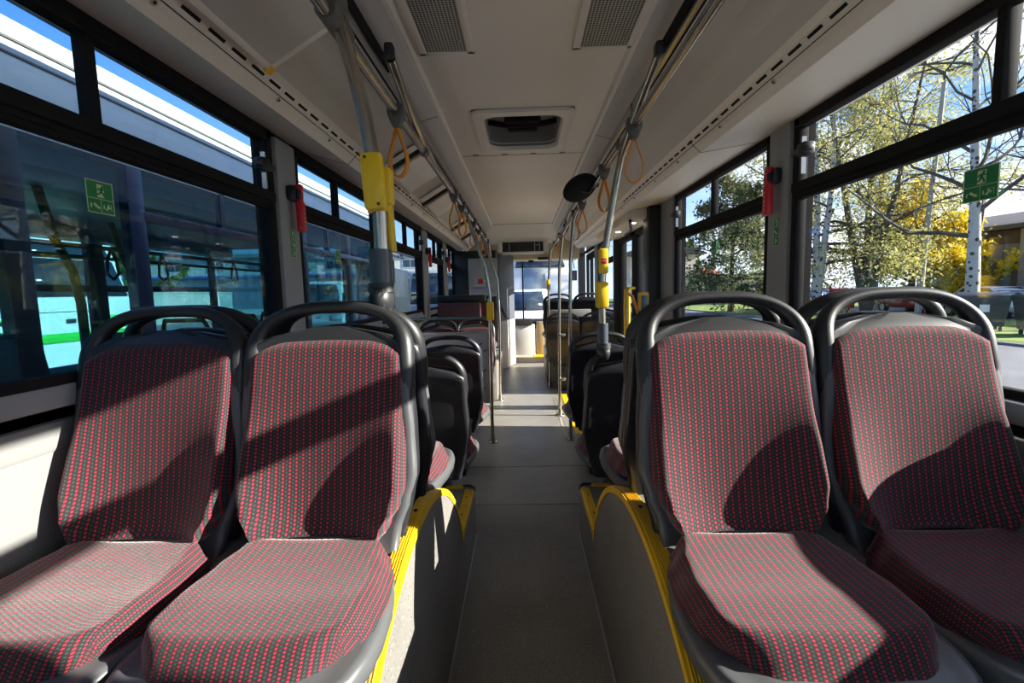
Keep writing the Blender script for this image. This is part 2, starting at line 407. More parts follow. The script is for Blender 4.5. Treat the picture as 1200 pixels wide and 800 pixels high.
for x0, x1, z0, z1, y in ((L[2][0], L[3][0], 2.292, 2.245, 2.66), (R[2][0], R[3][0], 2.292, 2.245, 3.06)):
    le = math.hypot(x1-x0, z1-z0); m.box(((x0+x1)/2, y, (z0+z1)/2), (le, .006, .003), 0, Matrix.Rotation(-math.atan2(z1-z0, x1-x0), 3, 'Y'))
m.bx(L[0][0], R[0][0], 3.47, 3.474, 2.303, 2.306); m.bx(L[0][0], R[0][0], YC-.004, YC+.004, 2.301, 2.306)
for x in (-.3, -.1, .1, .3): m.bx(x-.02, x+.02, 3.445, 3.462, 2.302, 2.306, .001)
struct(m.build('trim_5', GREYB, ceiling, smooth=False))
for sgn, nm in ((-1, 'trim_6'), (1, 'trim_7')):       # aluminium channel along the ceiling edge
    m = MB(); x = sgn*.565+.02
    m.mat(0).bx(x-.03, x+.03, Y0, 7.6, 2.215, 2.262, .006); m.mat(1).bx(x-.008*sgn-.004, x-.008*sgn+.004, Y0, 7.6, 2.2125, 2.22)
    m.bx(x-sgn*.036-.004, x-sgn*.036+.004, Y0, 2.0, 2.23, 2.275)
    struct(m.build(nm, [ALU, BLACK], ceiling))

# perforated vent panels
def dotmat(name, base, hole, pitch, r):
    m, nt = new_mat(name); out = N(nt, 'ShaderNodeOutputMaterial'); p = N(nt, 'ShaderNodeBsdfPrincipled'); lk(nt, p.outputs[0], out.inputs[0])
    tc = N(nt, 'ShaderNodeTexCoord'); sep = N(nt, 'ShaderNodeSeparateXYZ'); lk(nt, tc.outputs['Object'], sep.inputs[0])
    def mth(op, a, b=None):
        n = N(nt, 'ShaderNodeMath', operation=op)
        for i, q in enumerate((a, b)):
            if q is None: continue
            if isinstance(q, (int, float)): n.inputs[i].default_value = q
            else: lk(nt, q, n.inputs[i])
        return n.outputs[0]
    a = mth('PINGPONG', mth('ADD', mth('DIVIDE', sep.outputs[0], pitch), 50), .5); b = mth('PINGPONG', mth('ADD', mth('DIVIDE', sep.outputs[1], pitch), 50), .5)
    d = mth('ADD', mth('MULTIPLY', a, a), mth('MULTIPLY', b, b)); f = mth('LESS_THAN', d, r*r)
    x = N(nt, 'ShaderNodeMix', data_type='RGBA'); lk(nt, f, x.inputs[0]); x.inputs[6].default_value = (*base, 1); x.inputs[7].default_value = (*hole, 1)
    lk(nt, x.outputs[2], p.inputs['Base Color']); p.inputs['Roughness'].default_value = .5
    return m
GRILLE = dotmat('perforated steel', (.40, .40, .36), (.012, .012, .012), .0122, .37)
def vent(x0, x1, y1, label):
    t = thing('ceiling_vent', label, 'vent', ((x0+x1)/2, y1-.6, 2.305), 0, 'air vents in the ceiling')
    w = (x1-x0)/2
    m = MB()
    m.bx(-w-.03, -w, -.62, .62, -.012, 0, .003); m.bx(w, w+.03, -.62, .62, -.012, 0, .003); m.bx(-w-.03, w+.03, .60, .635, -.012, 0, .003); m.bx(-w-.03, w+.03, -.635, -.60, -.012, 0, .003)
    m.build('frame', CEIL, t)
    m = MB(); m.bx(-w, w, -.6, .6, -.008, -.002); m.build('perforated_grille', GRILLE, t, smooth=False)
    for sx in (-1, 1):
        m = MB(); m.ball((sx*(w-.022), .53, -.008), (.007, .007, .004), 10); m.build('screw', STEEL, t)
vent(-.355, -.195, 1.99, 'perforated ceiling vent at the left, above the left handrail')
vent(.25, .43, 1.99, 'perforated ceiling vent at the right, above the right handrail')

# roof hatch
t = thing('roof_hatch', 'cream framed roof hatch with a black handle in the middle of the ceiling', 'roof hatch', (.025, 2.98, 2.305))
def rrect(w, h, r, z, n=6):
    pts = []
    for cx, cy, a0 in ((w-r, h-r, 0), (-w+r, h-r, 90), (-w+r, -h+r, 180), (w-r, -h+r, 270)):
        for k in range(n+1):
            a = math.radians(a0+90*k/n); pts.append(Vector((cx+r*math.cos(a), cy+r*math.sin(a), z)))
    return pts
m = MB(); m.loft([rrect(.275, .36, .05, -.002), rrect(.27, .355, .05, -.018), rrect(.225, .305, .09, -.022), rrect(.215, .295, .09, -.006), rrect(.21, .29, .09, .02)], caps=False)
m.build('frame', DUCT, t)
m = MB(); m.loft([rrect(.212, .292, .09, .0), rrect(.205, .285, .09, .10), rrect(.19, .27, .09, .13), rrect(.17, .25, .09, .132)], caps=False); m.quad([(-.2, -.28, .13), (.2, -.28, .13), (.2, .28, .13), (-.2, .28, .13)])
m.build('well', M('grey hatch lining', (.20, .20, .195), .45), t)
m = MB(); m.tube([(-.20, .06, .075), (-.15, .02, .05), (-.10, .0, .035), (.10, .0, .035), (.15, .02, .05), (.20, .06, .075)], .016, 10)
m.box((0, .0, .055), (.215, .13, .045), .02); m.box((0, .045, .028), (.18, .05, .03), .012)
m.build('handle', BLACK, t)
for x in (-.17, .17): m = MB(); m.cyl((x, .12, .10), (x, .12, .085), .01, 10); m.build('bolt', BLACKP, t)

# wheel housings
CYW, CZW, RW = 1.25, -.14, .885
def housing(side):
    s = -1 if side == 'left' else 1
    xe = s*.29; xw = XL+.008 if s < 0 else XR-.05
    t = thing('wheel_housing', 'speckled grey wheel housing with a yellow edged arch, %s of the aisle' % side, 'wheel housing', (0, 0, 0), 0, 'wheel housings beside the aisle')
    dz = math.sqrt(RW*RW-(.29-CZW)**2); a0 = math.atan2(.29-CZW, dz)
    arc = [(CYW+RW*math.cos(a), CZW+RW*math.sin(a)) for a in [a0+(PI-2*a0)*k/40 for k in range(41)]]
    prof_ = [(-.05, 0), (2.55, 0), (2.55, .29)]+arc+[(-.05, .29)]
    m = MB(); m.prism(prof_, 'x', xe, xw); m.build('cover', VINYLD, t, ang=30)
    # arch edging (ribbed yellow nosing)
    m = MB(); rings = []
    for k in range(-1, 42):
        a = a0+(PI-2*a0)*k/40; c = math.cos(a); d = math.sin(a)
        def P(x, r): return Vector((x, CYW+r*c, CZW+r*d))
        rings.append([P(xe-s*.0, RW-.016), P(xe-s*.004, RW-.016), P(xe-s*.004, RW+.005), P(xe+s*.040, RW+.005), P(xe+s*.040, RW-.004), P(xe, RW-.004)])
    m.loft(rings)
    for j in range(6):
        x = xe+s*(.005+.0062*j)
        m.tube([Vector((x, CYW+(RW+.006)*math.cos(a0+(PI-2*a0)*k/40), CZW+(RW+.006)*math.sin(a0+(PI-2*a0)*k/40))) for k in range(41)], .0017, 5)
    m.build('arch_edging', YELS, t)
    for a in (62, 88, 112, 140): m = MB(); m.cyl((xe+s*.022, CYW+(RW+.004)*math.cos(math.radians(a)), CZW+(RW+.004)*math.sin(math.radians(a))), (xe+s*.022, CYW+(RW+.009)*math.cos(math.radians(a)), CZW+(RW+.009)*math.sin(math.radians(a))), .006, 10); m.build('screw', BLACK, t)
    for y in (2.2, 2.4): m = MB(); m.cyl((xe+s*.026, y, .29), (xe+s*.026, y, .2985), .005, 10); m.build('screw', BLACK, t)
    m = MB(); ye = CYW+dz
    m.bx(xe-s*.004, xe+s*.045, ye+.01, 2.50, .288, .296, .002); m.bx(xe-s*.004, xe, ye+.02, 2.5, .268, .292, .0015)
    for j in range(5): m.bx(xe+s*(.006+.008*j), xe+s*(.009+.008*j), ye+.01, 2.5, .296, .2985)
    m.bx(xe+s*.06, xw, 2.52, 2.556, .288, .296, .002); m.bx(xe+s*.06, xw, 2.55, 2.556, .262, .292, .0015)
    m.build('step_edging', YELS, t)
    m = MB(); m.tube([(xe-s*.002, 2.495, .292), (xe-s*.001, 2.53, .292), (xe+s*.02, 2.552, .292), (xe+s*.065, 2.553, .292)], .009, 8); m.build('corner_cap', BLACKP, t)
    m = MB(); m.bx(xe-s*.006, xe, -.05, 2.56, 0, .012, .002); m.bx(xe-s*.006, xw, 2.548, 2.558, 0, .012, .002); m.build('base_trim', SEAM, t)
    return t
housing('left'); housing('right')

# ================================================================== HANDRAILS, POLES, STRAPS
RZ = 2.055
def handrail(x, label, y0, y1, sgn):
    t = thing('handrail', label, 'handrail', (x, 0, RZ), 0, 'ceiling handrails')
    m = MB(); m.tube([(0, y0, 0), (0, y1-.3, 0), (0, y1-.12, -.02), (0, y1, -.09), (0, y1+.02, -.2)], .0175, 14); m.build('rail', STEEL, t)
    for y in (.6, 2.45, 4.3, 6.1):
        m = MB(); m.tube([(0, y, 0), (sgn*.04, y, .06), (sgn*.06, y, .15), (sgn*.06, y, .19)], .012, 8); m.cyl((0, y-.025, 0), (0, y+.025, 0), .024, 14); m.build('hanger', GREYB, t)
    return t
handrail(-.47, 'long stainless handrail hung under the ceiling left of the aisle', -1.6, 7.3, -1)
handrail(.50, 'long stainless handrail hung under the ceiling right of the aisle', -1.6, 8.3, 1)
def strap_proto():
    t = thing('hanging_strap', 'orange hanging strap', 'hanging strap', (0, 0, 0), 0, 'orange straps on the handrails')
    m = MB(); m.prism([(-.034, .028), (.034, .028), (.034, -.01), (.013, -.062), (-.013, -.062), (-.034, -.01)], 'y', -.024, .024, .008)
    m.cyl((0, -.03, 0), (0, .03, 0), .026, 14); m.build('bracket', GREYB, t)
    pts = []
    for k in range(25):
        a = -PI/2+2*PI*k/24+PI; w = .040*(math.sin((k/24)*PI))**.75
        pts.append(((1 if k < 12 else -1)*0+w*math.sin(0), 0, 0))
    path = [(.003, 0, -.055), (.016, 0, -.10), (.034, 0, -.15), (.041, 0, -.185), (.036, 0, -.215), (.020, 0, -.238), (0, 0, -.246), (-.020, 0, -.238), (-.036, 0, -.215), (-.041, 0, -.185), (-.034, 0, -.15), (-.016, 0, -.10), (-.003, 0, -.055)]
    def sm(p, it=2):
        for _ in range(it):
            q = [p[0]]
            for i in range(len(p)-1):
                a, b = Vector(p[i]), Vector(p[i+1]); q += [a*.75+b*.25, a*.25+b*.75]
            q.append(p[-1]); p = q
        return [Vector(v) for v in p]
    P_ = sm(path); rings = []
    for i, p in enumerate(P_):
        tn = (P_[min(i+1, len(P_)-1)]-P_[max(0, i-1)]).normalized(); nrm = Vector((tn.z, 0, -tn.x)); y = Vector((0, 1, 0))
        rings.append([p+nrm*.0025+y*.011, p+nrm*.0025-y*.011, p-nrm*.0025-y*.011, p-nrm*.0025+y*.011])
    m = MB(); m.loft(rings); m.build('loop', ORANGE, t, ang=50)
    return t
sp = strap_proto()
def strap_lab(i, side): return ['nearest orange strap on the %s handrail', 'second orange strap from the camera on the %s handrail', 'third orange strap from the camera on the %s handrail', 'fourth orange strap from the camera on the %s handrail', 'fifth orange strap from the camera on the %s handrail', 'sixth orange strap from the camera on the %s handrail', 'farthest orange strap on the %s handrail'][i] % side
ang_ = [-.35, .5, -.6, .4, -.3, .7, .2]
first = True
for side, x, ys in (('left', -.47, [1.93, 3.50, 3.95, 4.85, 5.45, 6.1, 6.7]), ('right', .50, [2.17, 2.93, 3.98, 4.5, 5.4, 6.2, 7.2])):
    for i, y in enumerate(ys):
        if first: sp.location = (x, y, RZ); sp['label'] = strap_lab(i, side); sp.rotation_euler = (0, 0, ang_[i]); o = sp; first = False
        else: o = dup(sp, strap_lab(i, side), (x, y, RZ), 0)
        # the bracket stays on the rail while the loop twists a little
        o.rotation_euler = (0, 0, 0)
        for ch in [k for k in list(bpy.data.objects) if k.parent == o]:
            if ch.name.startswith('loop'): ch.rotation_euler = (0, 0, ang_[i])

# braces: tubes from the ceiling down to the rail
def brace(x, label, pts):
    t = thing('handrail_brace', label, 'handrail brace', (x, 1.82, 2.2), 0, 'braces from ceiling to handrail')
    m = MB(); m.tube(pts, .0185, 12); m.build('tube', STEEL, t)
    m = MB(); a = Vector(pts[0]); m.box(a+Vector((0, -.01, .02)), (.034, .045, .05), .01); m.build('mounting', BLACKP, t)
brace(-.455, 'stainless brace tube from the ceiling to the left handrail', [(0, 0, .0), (0, .05, -.015), (-.005, .30, -.075), (-.01, .62, -.125), (-.012, .9, -.142)])
def validator_text(txt, size, name, mat, parent, loc, rot):
    c = bpy.data.curves.new(name, 'FONT'); c.body = txt; c.size = size; c.extrude = .0006; c.align_x = 'CENTER'; c.align_y = 'CENTER'
    o = bpy.data.objects.new('tmp_text', c); COL.objects.link(o); bpy.context.view_layer.update()
    dg = bpy.context.evaluated_depsgraph_get(); me = bpy.data.meshes.new_from_object(o.evaluated_get(dg)); bpy.data.objects.remove(o)
    me.materials.clear(); me.materials.append(mat)
    q = bpy.data.objects.new(name, me); COL.objects.link(q); q.parent = parent; q.location = loc; q.rotation_euler = rot
    return q
def clampcap(m, c):
    c = Vector(c); m.cyl(c+Vector((0, 0, .045)), c+Vector((0, 0, .02)), .034, 14, .036); m.ball(c, (.034, .05, .045), 14); m.box(c+Vector((0, -.03, .002)), (.04, .03, .06), .012)
# near left pole on the seat handle
t = thing('grab_pole', 'curved steel grab pole with a big yellow cover, left of the aisle nearest the camera', 'grab pole', (-.385, 1.34, 1.34))
m = MB(); m.tube([(.004, -.02, .06), (.004, -.02, .25), (-.004, -.02, .36), (-.020, -.02, .48), (-.045, -.02, .60), (-.07, -.02, .70), (-.085, -.02, .76)], .0195, 16); m.build('pole', STEEL, t)
m = MB(); m.cyl((0, -.02, .03), (0, -.02, .135), .030, 18); m.build('sleeve', M('blue grey sleeve', (.05, .065, .085), .3), t)
m = MB(); clampcap(m, (-.002, -.02, .0))
m.mat(1).cyl((-.02, -.075, .015), (-.02, -.085, .015), .006, 8); m.cyl((.014, -.075, .012), (.014, -.085, .012), .006, 8)
m.build('clamp', [BLACKP, STEEL], t)
m = MB(); m.tube([(.0, -.02, .235), (-.003, -.02, .30), (-.010, -.02, .385)], .027, 16)
m.box((-.002, -.035, .310), (.056, .045, .150), .012, Matrix.Rotation(-.05, 3, 'Y')); m.box((.025, .012, .235), (.012, .045, .21), .005, Matrix.Rotation(-.03, 3, 'Y')); m.box((.026, .005, .305), (.022, .05, .10), .009)
m.build('yellow_cover', YEL, t)
for q in ((-.016, -.057, .37), (.014, -.057, .25)): m = MB(); m.cyl(q, (q[0], q[1]-.003, q[2]), .004, 8); m.build('cover_screw', BLACKP, t)
m = MB(); m.box((-.09, -.02, .76), (.06, .10, .08), .015); m.cyl((-.085, -.09, .72), (-.085, .05, .72), .027, 14); m.build('top_bracket', GREYB, t)
# right pole on the second seat row
t = thing('grab_pole', 'curved steel grab pole with red stop button, right of the aisle on a seat handle', 'grab pole', (.385, 2.33, 1.06))
m = MB(); m.tube([(0, 0, .05), (-.004, 0, .28), (.006, 0, .42), (.03, 0, .57), (.062, -.01, .76), (.085, -.05, .90), (.105, -.18, 1.0), (.12, -.34, 1.08), (.13, -.48, 1.135)], .0175, 16); m.build('pole', STEEL, t)
m = MB(); m.cyl((0, 0, .02), (0, 0, .13), .027, 18); m.build('sleeve', M('blue grey sleeve', (.05, .065, .085), .3), t)
m = MB(); clampcap(m, (.004, -.005, -.01)); m.build('clamp', BLACKP, t)
m = MB(); m.box((-.003, -.005, .265), (.058, .06, .125), .012); m.build('lower_cover', YEL, t)
m = MB(); m.box((.003, -.01, .425), (.042, .05, .118), .008); m.build('button_box', YEL, t)
b = MB(); b.box((.003, -.0355, .425), (.026, .006, .026), .003); b = b.build('stop_button', RED, t)
validator_text('STOP', .0085, 'button_lettering', WHITE, b, (.003, -.0392, .425), (PI/2, 0, 0))
m = MB(); m.box((.13, -.49, 1.145), (.036, .05, .05), .01); m.build('ceiling_mount', BLACKP, t)
# farther poles
def simple_pole(label, pts, foot=True, box=None, clips=(), r=.016):
    base = pts[0]
    t = thing('grab_pole', label, 'grab pole', base)
    P_ = [Vector(p)-Vector(base) for p in pts]
    m = MB(); m.tube(P_, r, 12); m.build('pole', STEEL, t)
    if foot: m = MB(); m.cyl((0, 0, 0), (0, 0, .012), .045, 18); m.cyl((0, 0, .012), (0, 0, .07), .026, 14, .02); m.build('foot', STEEL, t)
    if box: m = MB(); m.box(Vector(box[0])-Vector(base), box[1], .01); m.build('yellow_box', YEL, t)
    for z in clips: m = MB(); m.box((.03, 0, z), (.085, .035, .03), .012); m.build('clip', ALU, t)
    return t
simple_pole('slanting steel pole with yellow box rising from the left glass partition', [(-.30, 4.24, 0), (-.295, 4.24, .9), (-.285, 4.24, 1.33), (-.32, 4.24, 1.58), (-.44, 4.24, 1.94), (-.472, 4.24, RZ)], True, ((-.285, 4.225, 1.19), (.062, .06, .16)))
simple_pole('slender steel pole left of the aisle behind the slanting pole', [(-.31, 5.95, 0), (-.29, 5.95, 1.0), (-.30, 5.95, 1.5), (-.47, 5.95, RZ)])
simple_pole('upright steel pole beside the doorway, nearest of the right-hand floor poles', [(.41, 4.28, 0), (.415, 4.28, .9), (.43, 4.28, 1.6), (.46, 4.28, 1.95), (.50, 4.28, RZ)])
simple_pole('upright steel pole with three clips beside the doorway', [(.38, 5.15, 0), (.385, 5.15, .9), (.40, 5.15, 1.6), (.44, 5.15, 1.95), (.50, 5.15, RZ)], True, None, (.40, .88, 1.92))
simple_pole('steel pole with small yellow box at the far right front seats', [(.36, 6.75, 0), (.365, 6.75, 1.4), (.40, 6.75, 1.9), (.50, 6.75, RZ)], True, ((.365, 6.735, 1.44), (.05, .05, .14)))
# ================================================================== SEATS
def lerp(t, a): # piecewise linear with smoothstep between table rows
    for (t0, v0), (t1, v1) in zip(a, a[1:]):
        if t <= t1:
            k = max(0, min(1, (t-t0)/(t1-t0))); k = k*k*(3-2*k); return v0+(v1-v0)*k
    return a[-1][1]
def ss(a, b, x):
    k = max(0, min(1, (x-a)/(b-a))); return k*k*(3-2*k)
SL = .26
def make_seat(label, h, group, fab=FAB):
    t = thing('bus_seat', label, 'seat', (0, 0, 0), 0, group)
    # --- shell: one bent loft, back then pan
    st = []   # (y, z, halfwidth, thickness)
    for k in range(22):
        q = k/21; z = h+.492-.492*q
        W = .217 if z > h+.40 else lerp(z-h, [(-.01, .190), (.06, .212), (.12, .228), (.22, .222), (.34, .214), (.45, .212)])
        if z > h+.40: u = (z-h-.40)/.094; W = .215*max(.0, 1-min(1, u)**2)**.62+.012
        st.append((-SL*(z-h)-.052-.022*ss(.34, .16, z-h), z, W, .030 if z < h+.45 else .030*max(.25, 1-(z-h-.45)/.055)))
    st += [(-.062, h-.03, .188, .030), (-.036, h-.070, .188, .030), (.01, h-.088, .196, .034), (.07, h-.090, .207, .042), (.15, h-.088, .222, .042), (.24, h-.086, .228, .042), (.30, h-.086, .224, .042), (.350, h-.088, .210, .042), (.388, h-.086, .180, .034), (.405, h-.088, .14, .022)]
    n = len(st); rings = []
    for i, (y, z, W, T) in enumerate(st):
        y0, z0 = st[max(0, i-1)][:2]; y1, z1 = st[min(n-1, i+1)][:2]
        d = Vector((0, y1-y0, z1-z0)).normalized(); nr = Vector((0, -d.z, d.y)); nr = -nr if nr.y < 0 and i < 22 else nr
        if i >= 22 and nr.z < 0: nr = -nr
        c = Vector((0, y, z)); ring = []
        for k in range(32):
            a = 2*PI*k/32; ca, sa = math.cos(a), math.sin(a)
            X = W*math.copysign(abs(ca)**.55, ca); Nn = T*math.copysign(abs(sa)**.6, sa)
            lip = .012*ss(.80, .97, abs(X)/max(W, .001)) if W > .1 else 0
            ring.append(c+Vector((X, 0, 0))+nr*(Nn+lip))
        rings.append(ring)
    m = MB(); m.loft(rings); m.build('shell', [SHELL, HOOP], t, ang=60, split=h+.395)
    # --- dark moulded cover on the rear of the back
    rings = []
    for k in range(22):
        q = k/21; z = h+.484-.600*q; W = lerp(z-h, [(-.11, .17), (-.02, .196), (.06, .214), (.12, .226), (.22, .222), (.34, .216), (.45, .214)])
        if z > h+.40: u = (z-h-.40)/.086; W = .214*max(.0, 1-min(1, u)**2)**.62+.012
        T = .032 if z < h+.45 else .032*max(.3, 1-(z-h-.45)/.05); c = Vector((0, -SL*max(-.02, z-h)-.078-.022*ss(.34, .16, z-h), z)); ring = []
        for a in range(28):
            ca, sa = math.cos(2*PI*a/28), math.sin(2*PI*a/28)
            dent = .012*ss(.95, .80, abs(ca)**.5) if (z < h+.40 and sa < 0) else 0
            ring.append(c+Vector((W*math.copysign(abs(ca)**.5, ca), T*math.copysign(abs(sa)**.5, sa)+dent, 0)))
        rings.append(ring)
    m = MB(); m.loft(rings)
    m.build('rear_cover', SHELLD, t, ang=50)
    # --- back cushion
    def wb(tt): return lerp(tt, [(0, .160), (.07, .178), (.17, .203), (.27, .215), (.42, .214), (.62, .208), (.85, .207), (.95, .206), (1, .200)])
    def fb(u, v, flat=False):
        s = u*2-1; e = ss(.84, 1.0, abs(s)); eb = max(ss(.93, 1, v), ss(.03, 0, v)); ez = max(e, eb)
        ztop = h+.476-.014*s*s-.036*max(0, abs(s)-.5)**2/.25; zb = h-.012
        z = zb+(ztop-zb)*v; x = s*wb(v)
        wing = .088*ss(.80, .08, v)*ss(-.10, .10, v)
        y = -SL*(z-h)-.012+wing*.62-(.034+wing*1.15)*ez*ez-wing*.86*(1-abs(s)**2.6)*(1-eb)+.006*s*s*(1-ez)
        return Vector((x, y, z))
    def ub(u, v):
        s = u*2-1; return (s*wb(v)+math.copysign(.035*ss(.84, 1, abs(s))**2, s), v*.49+.03*ss(.93, 1, v))
    m = MB(); m.grid(fb, 60, 44, ub); m.build('back_cushion', fab, t, ang=80)
    # --- seat cushion
    def wc(v): return lerp(v, [(0, .166), (.1, .186), (.3, .207), (.55, .217), (.78, .213), (.92, .200), (1, .186)])
    def fc(u, v):
        s = u*2-1; e = ss(.80, 1, abs(s)); ef = ss(.84, 1, v); eb = ss(.03, 0, v); ez = max(e, ef)
        x = s*wc(v)*(1-.06*ef*abs(s)**3)
        yf = .378-.020*s*s-.052*max(0, abs(s)-.55)**2/.2
        y = -.014+(yf+.014)*v
        z = h+.004-.045*ez**1.6-.02*eb+.007*s*s*(1-ez)-.012*ss(.55, 1, v)-.010*math.sin(PI*min(1, v*1.2))
        return Vector((x, y, z))
    m = MB(); m.grid(fc, 44, 44, lambda u, v: ((u*2-1)*wc(v)+math.copysign((.05*ss(.80, 1, abs(u*2-1))**1.6), u-.5), .5+v*.43+.05*ss(.84, 1, v)**1.6)); m.build('seat_cushion', fab, t, ang=80)
    # --- hoop handle on top
    P_ = []; R_ = []
    for k in range(33):
        a = PI*k/32; x = -.196*math.copysign(abs(math.cos(a))**.72, math.cos(a)); zz = h+.415+.128*abs(math.sin(a))**.82
        P_.append((x, -SL*(zz-h)-.046-.05*max(0, (zz-h-.45)), zz)); R_.append(.0155+.010*abs(math.cos(a))**6)
    P_ = [(-.201, -SL*.27-.046, h+.27), (-.201, -SL*.36-.046, h+.36)]+P_+[(.201, -SL*.36-.046, h+.36), (.201, -SL*.27-.046, h+.27)]
    R_ = [.012, .022]+R_+[.022, .012]
    m = MB(); m.tube(P_, R_, 14, up=(0, 1, 0), flat=1.15)
    # collar where the dark top cap meets the grey shell
    m.build('handle', HOOP, t, ang=60)
    # --- bracket to the base
    m = MB()
    m.bx(-.15, .15, .06, .12, h-.135, h-.09, .006); m.bx(-.15, .15, .26, .32, h-.135, h-.09, .006)
    if h > .3:
        m.bx(-.13, .13, .05, .33, h-.19, h-.125, .01); m.bx(-.06, .06, .02, .30, .0, h-.16, .02)
    else:
        m.bx(-.12, -.08, .02, .38, .0, h-.12, .008); m.bx(.08, .12, .02, .38, .0, h-.12, .008)
    m.build('bracket', BLACKP, t)
    return t
HZ = .78
fg = 'moquette seats facing the camera on the wheel housings'
s0 = make_seat('red dotted seat facing the camera, left of the aisle right beside it', .26, fg)
s0.location = (-.503, 1.07, HZ-.26); s0.rotation_euler = (0, 0, PI)
dup(s0, 'red dotted seat facing the camera under the left window', (-.936, 1.07, HZ-.26))
dup(s0, 'red dotted seat facing the camera, right of the aisle right beside it', (.508, 1.07, HZ-.26))
dup(s0, 'red dotted seat facing the camera under the right window', (.953, 1.07, HZ-.26))
ag = 'seats back to back with the seats facing the camera'
for x, lab in ((-.503, 'aisle seat turned away, back to back with the left aisle seat'), (-.936, 'window seat turned away, back to back with the left window seat'), (.508, 'aisle seat turned away, back to back with the right aisle seat'), (.953, 'window seat turned away, back to back with the right window seat')):
    dup(s0, lab, (x, 1.52, HZ-.26), 0, ag)
bg = 'black backed seats facing forward behind the wheel housings'
s1 = make_seat('black backed aisle seat on the floor, first row beyond the left wheel housing', .515, bg)
s1.location = (-.505, 2.50, 0)
dup(s1, 'black backed window seat, first row beyond the left wheel housing', (-.934, 2.50, 0))
dup(s1, 'black backed aisle seat with the stop button pole, first row right', (.515, 2.50, 0)); dup(s1, 'black backed window seat, first row beyond the right wheel housing', (.96, 2.50, 0))
dup(s1, 'black backed aisle seat in front of the grey partition on the left', (-.505, 3.40, 0)); dup(s1, 'black backed window seat in front of the grey partition on the left', (-.934, 3.40, 0))
dup(s1, 'black backed aisle seat just before the doorway, second row right', (.52, 3.40, 0)); dup(s1, 'black backed window seat just before the doorway, second row right', (.965, 3.40, 0))
fg2 = 'far seats near the front of the bus'
dup(s1, 'far aisle seat turned away, first row right past the doorway', (.52, 6.42, 0), 0, fg2); dup(s1, 'far window seat turned away, first row right past the doorway', (.97, 6.42, 0), 0, fg2)
dup(s1, 'dark red aisle seat facing back, seen just over the grey partition', (-.53, 5.15, 0), PI, fg2); dup(s1, 'dark red window seat facing back, seen just over the grey partition', (-.934, 5.15, 0), PI, fg2)
dup(s0, 'high aisle seat on the front right wheel box', (.52, 7.25, HZ-.28), 0, fg2); dup(s0, 'high window seat on the front right wheel box', (.96, 7.25, HZ-.28), 0, fg2)
dup(s0, 'high aisle seat facing back on the front left wheel box', (-.56, 6.35, HZ-.28), PI, fg2); dup(s0, 'high window seat facing back on the front left wheel box', (-.936, 6.35, HZ-.28), PI, fg2)
# front wheel boxes
def front_box(x0, x1, y0, y1, z, lab):
    t = thing('wheel_box', lab, 'wheel box', ((x0+x1)/2, (y0+y1)/2, 0), 0, 'front wheel boxes')
    w, l = abs(x1-x0)/2, (y1-y0)/2
    m = MB(); m.bx(-w, w, -l, l, 0, z, .03); m.build('cover', VINYLD, t)
    m = MB(); m.bx(-w, w, -l-.004, -l+.03, z-.004, z+.004); m.build('edging', YELS, t)
front_box(XL+.008, -.33, 5.9, 7.6, .47, 'front left wheel box under the high seats'); front_box(.33, XR-.05, 6.95, 8.0, .47, 'front right wheel box under the high seats')
t = thing('sunlit_shell_panel', 'pale added panel standing in for the sunlit shell of the high right-hand seats', 'stand-in panel', (.66, 6.86, .47))  # pale panel added for the sunlit lower seat shell, not a real shelf
m = MB(); m.box((0, 0, .56), (.62, .03, .11), .012); m.build('pale_band', WALLP, t)
m = MB(); m.bx(-.30, -.27, -.01, .01, 0, .56); m.bx(.27, .30, -.01, .01, 0, .56); m.build('bracket', STEEL, t)
t = thing('maroon_block', 'maroon block standing in for lit seat-back fabric at the front left windows behind the partition', 'stand-in block', (-.74, 5.72, 0))  # maroon block added in place of lit seat-back fabric
m = MB(); m.bx(-.26, .24, -.10, .08, .98, 1.24, .02); m.build('body', MAROON, t)
m = MB(); m.bx(-.22, .20, -.06, .06, 0, .99, .01); m.build('pedestal', BLACKP, t)
m = MB(); m.bx(-.28, .30, -.02, .12, 1.25, 1.33, .02); m.build('top_cover', BLACKP, t)

# ================================================================== PARTITION LEFT
t = thing('partition_screen', 'grey partition panel with a glass top, left of the aisle past the seats', 'partition', (-.71, 4.26, 0))
m = MB(); m.bx(-.41, .43, -.012, .012, .36, 1.0, .005); m.build('panel', GREYP, t)
m = MB(); m.bx(-.41, .43, -.004, .004, 1.01, 1.13); m.build('glass_top', GLASSP, t, smooth=False)
m = MB(); m.bx(-.41, .43, -.018, .018, 1.125, 1.142, .005); m.build('glass_edge', M('teal glass edge', (.08, .17, .18), .2), t)
m = MB(); m.bx(.405, .425, -.02, .02, 0, 1.15, .006); m.bx(-.41, .43, -.016, .016, .995, 1.012, .004); m.build('frame', ALU, t)
for k, (x, z) in enumerate(((.33, .90), (.37, .84), (.36, .66), (.35, .50))):
    m = MB(); m.box((x, -.016, z), (.035, .006, .010), .002, Matrix.Rotation(-.5, 3, 'Y')); m.build('fastener', BLACKP, t)

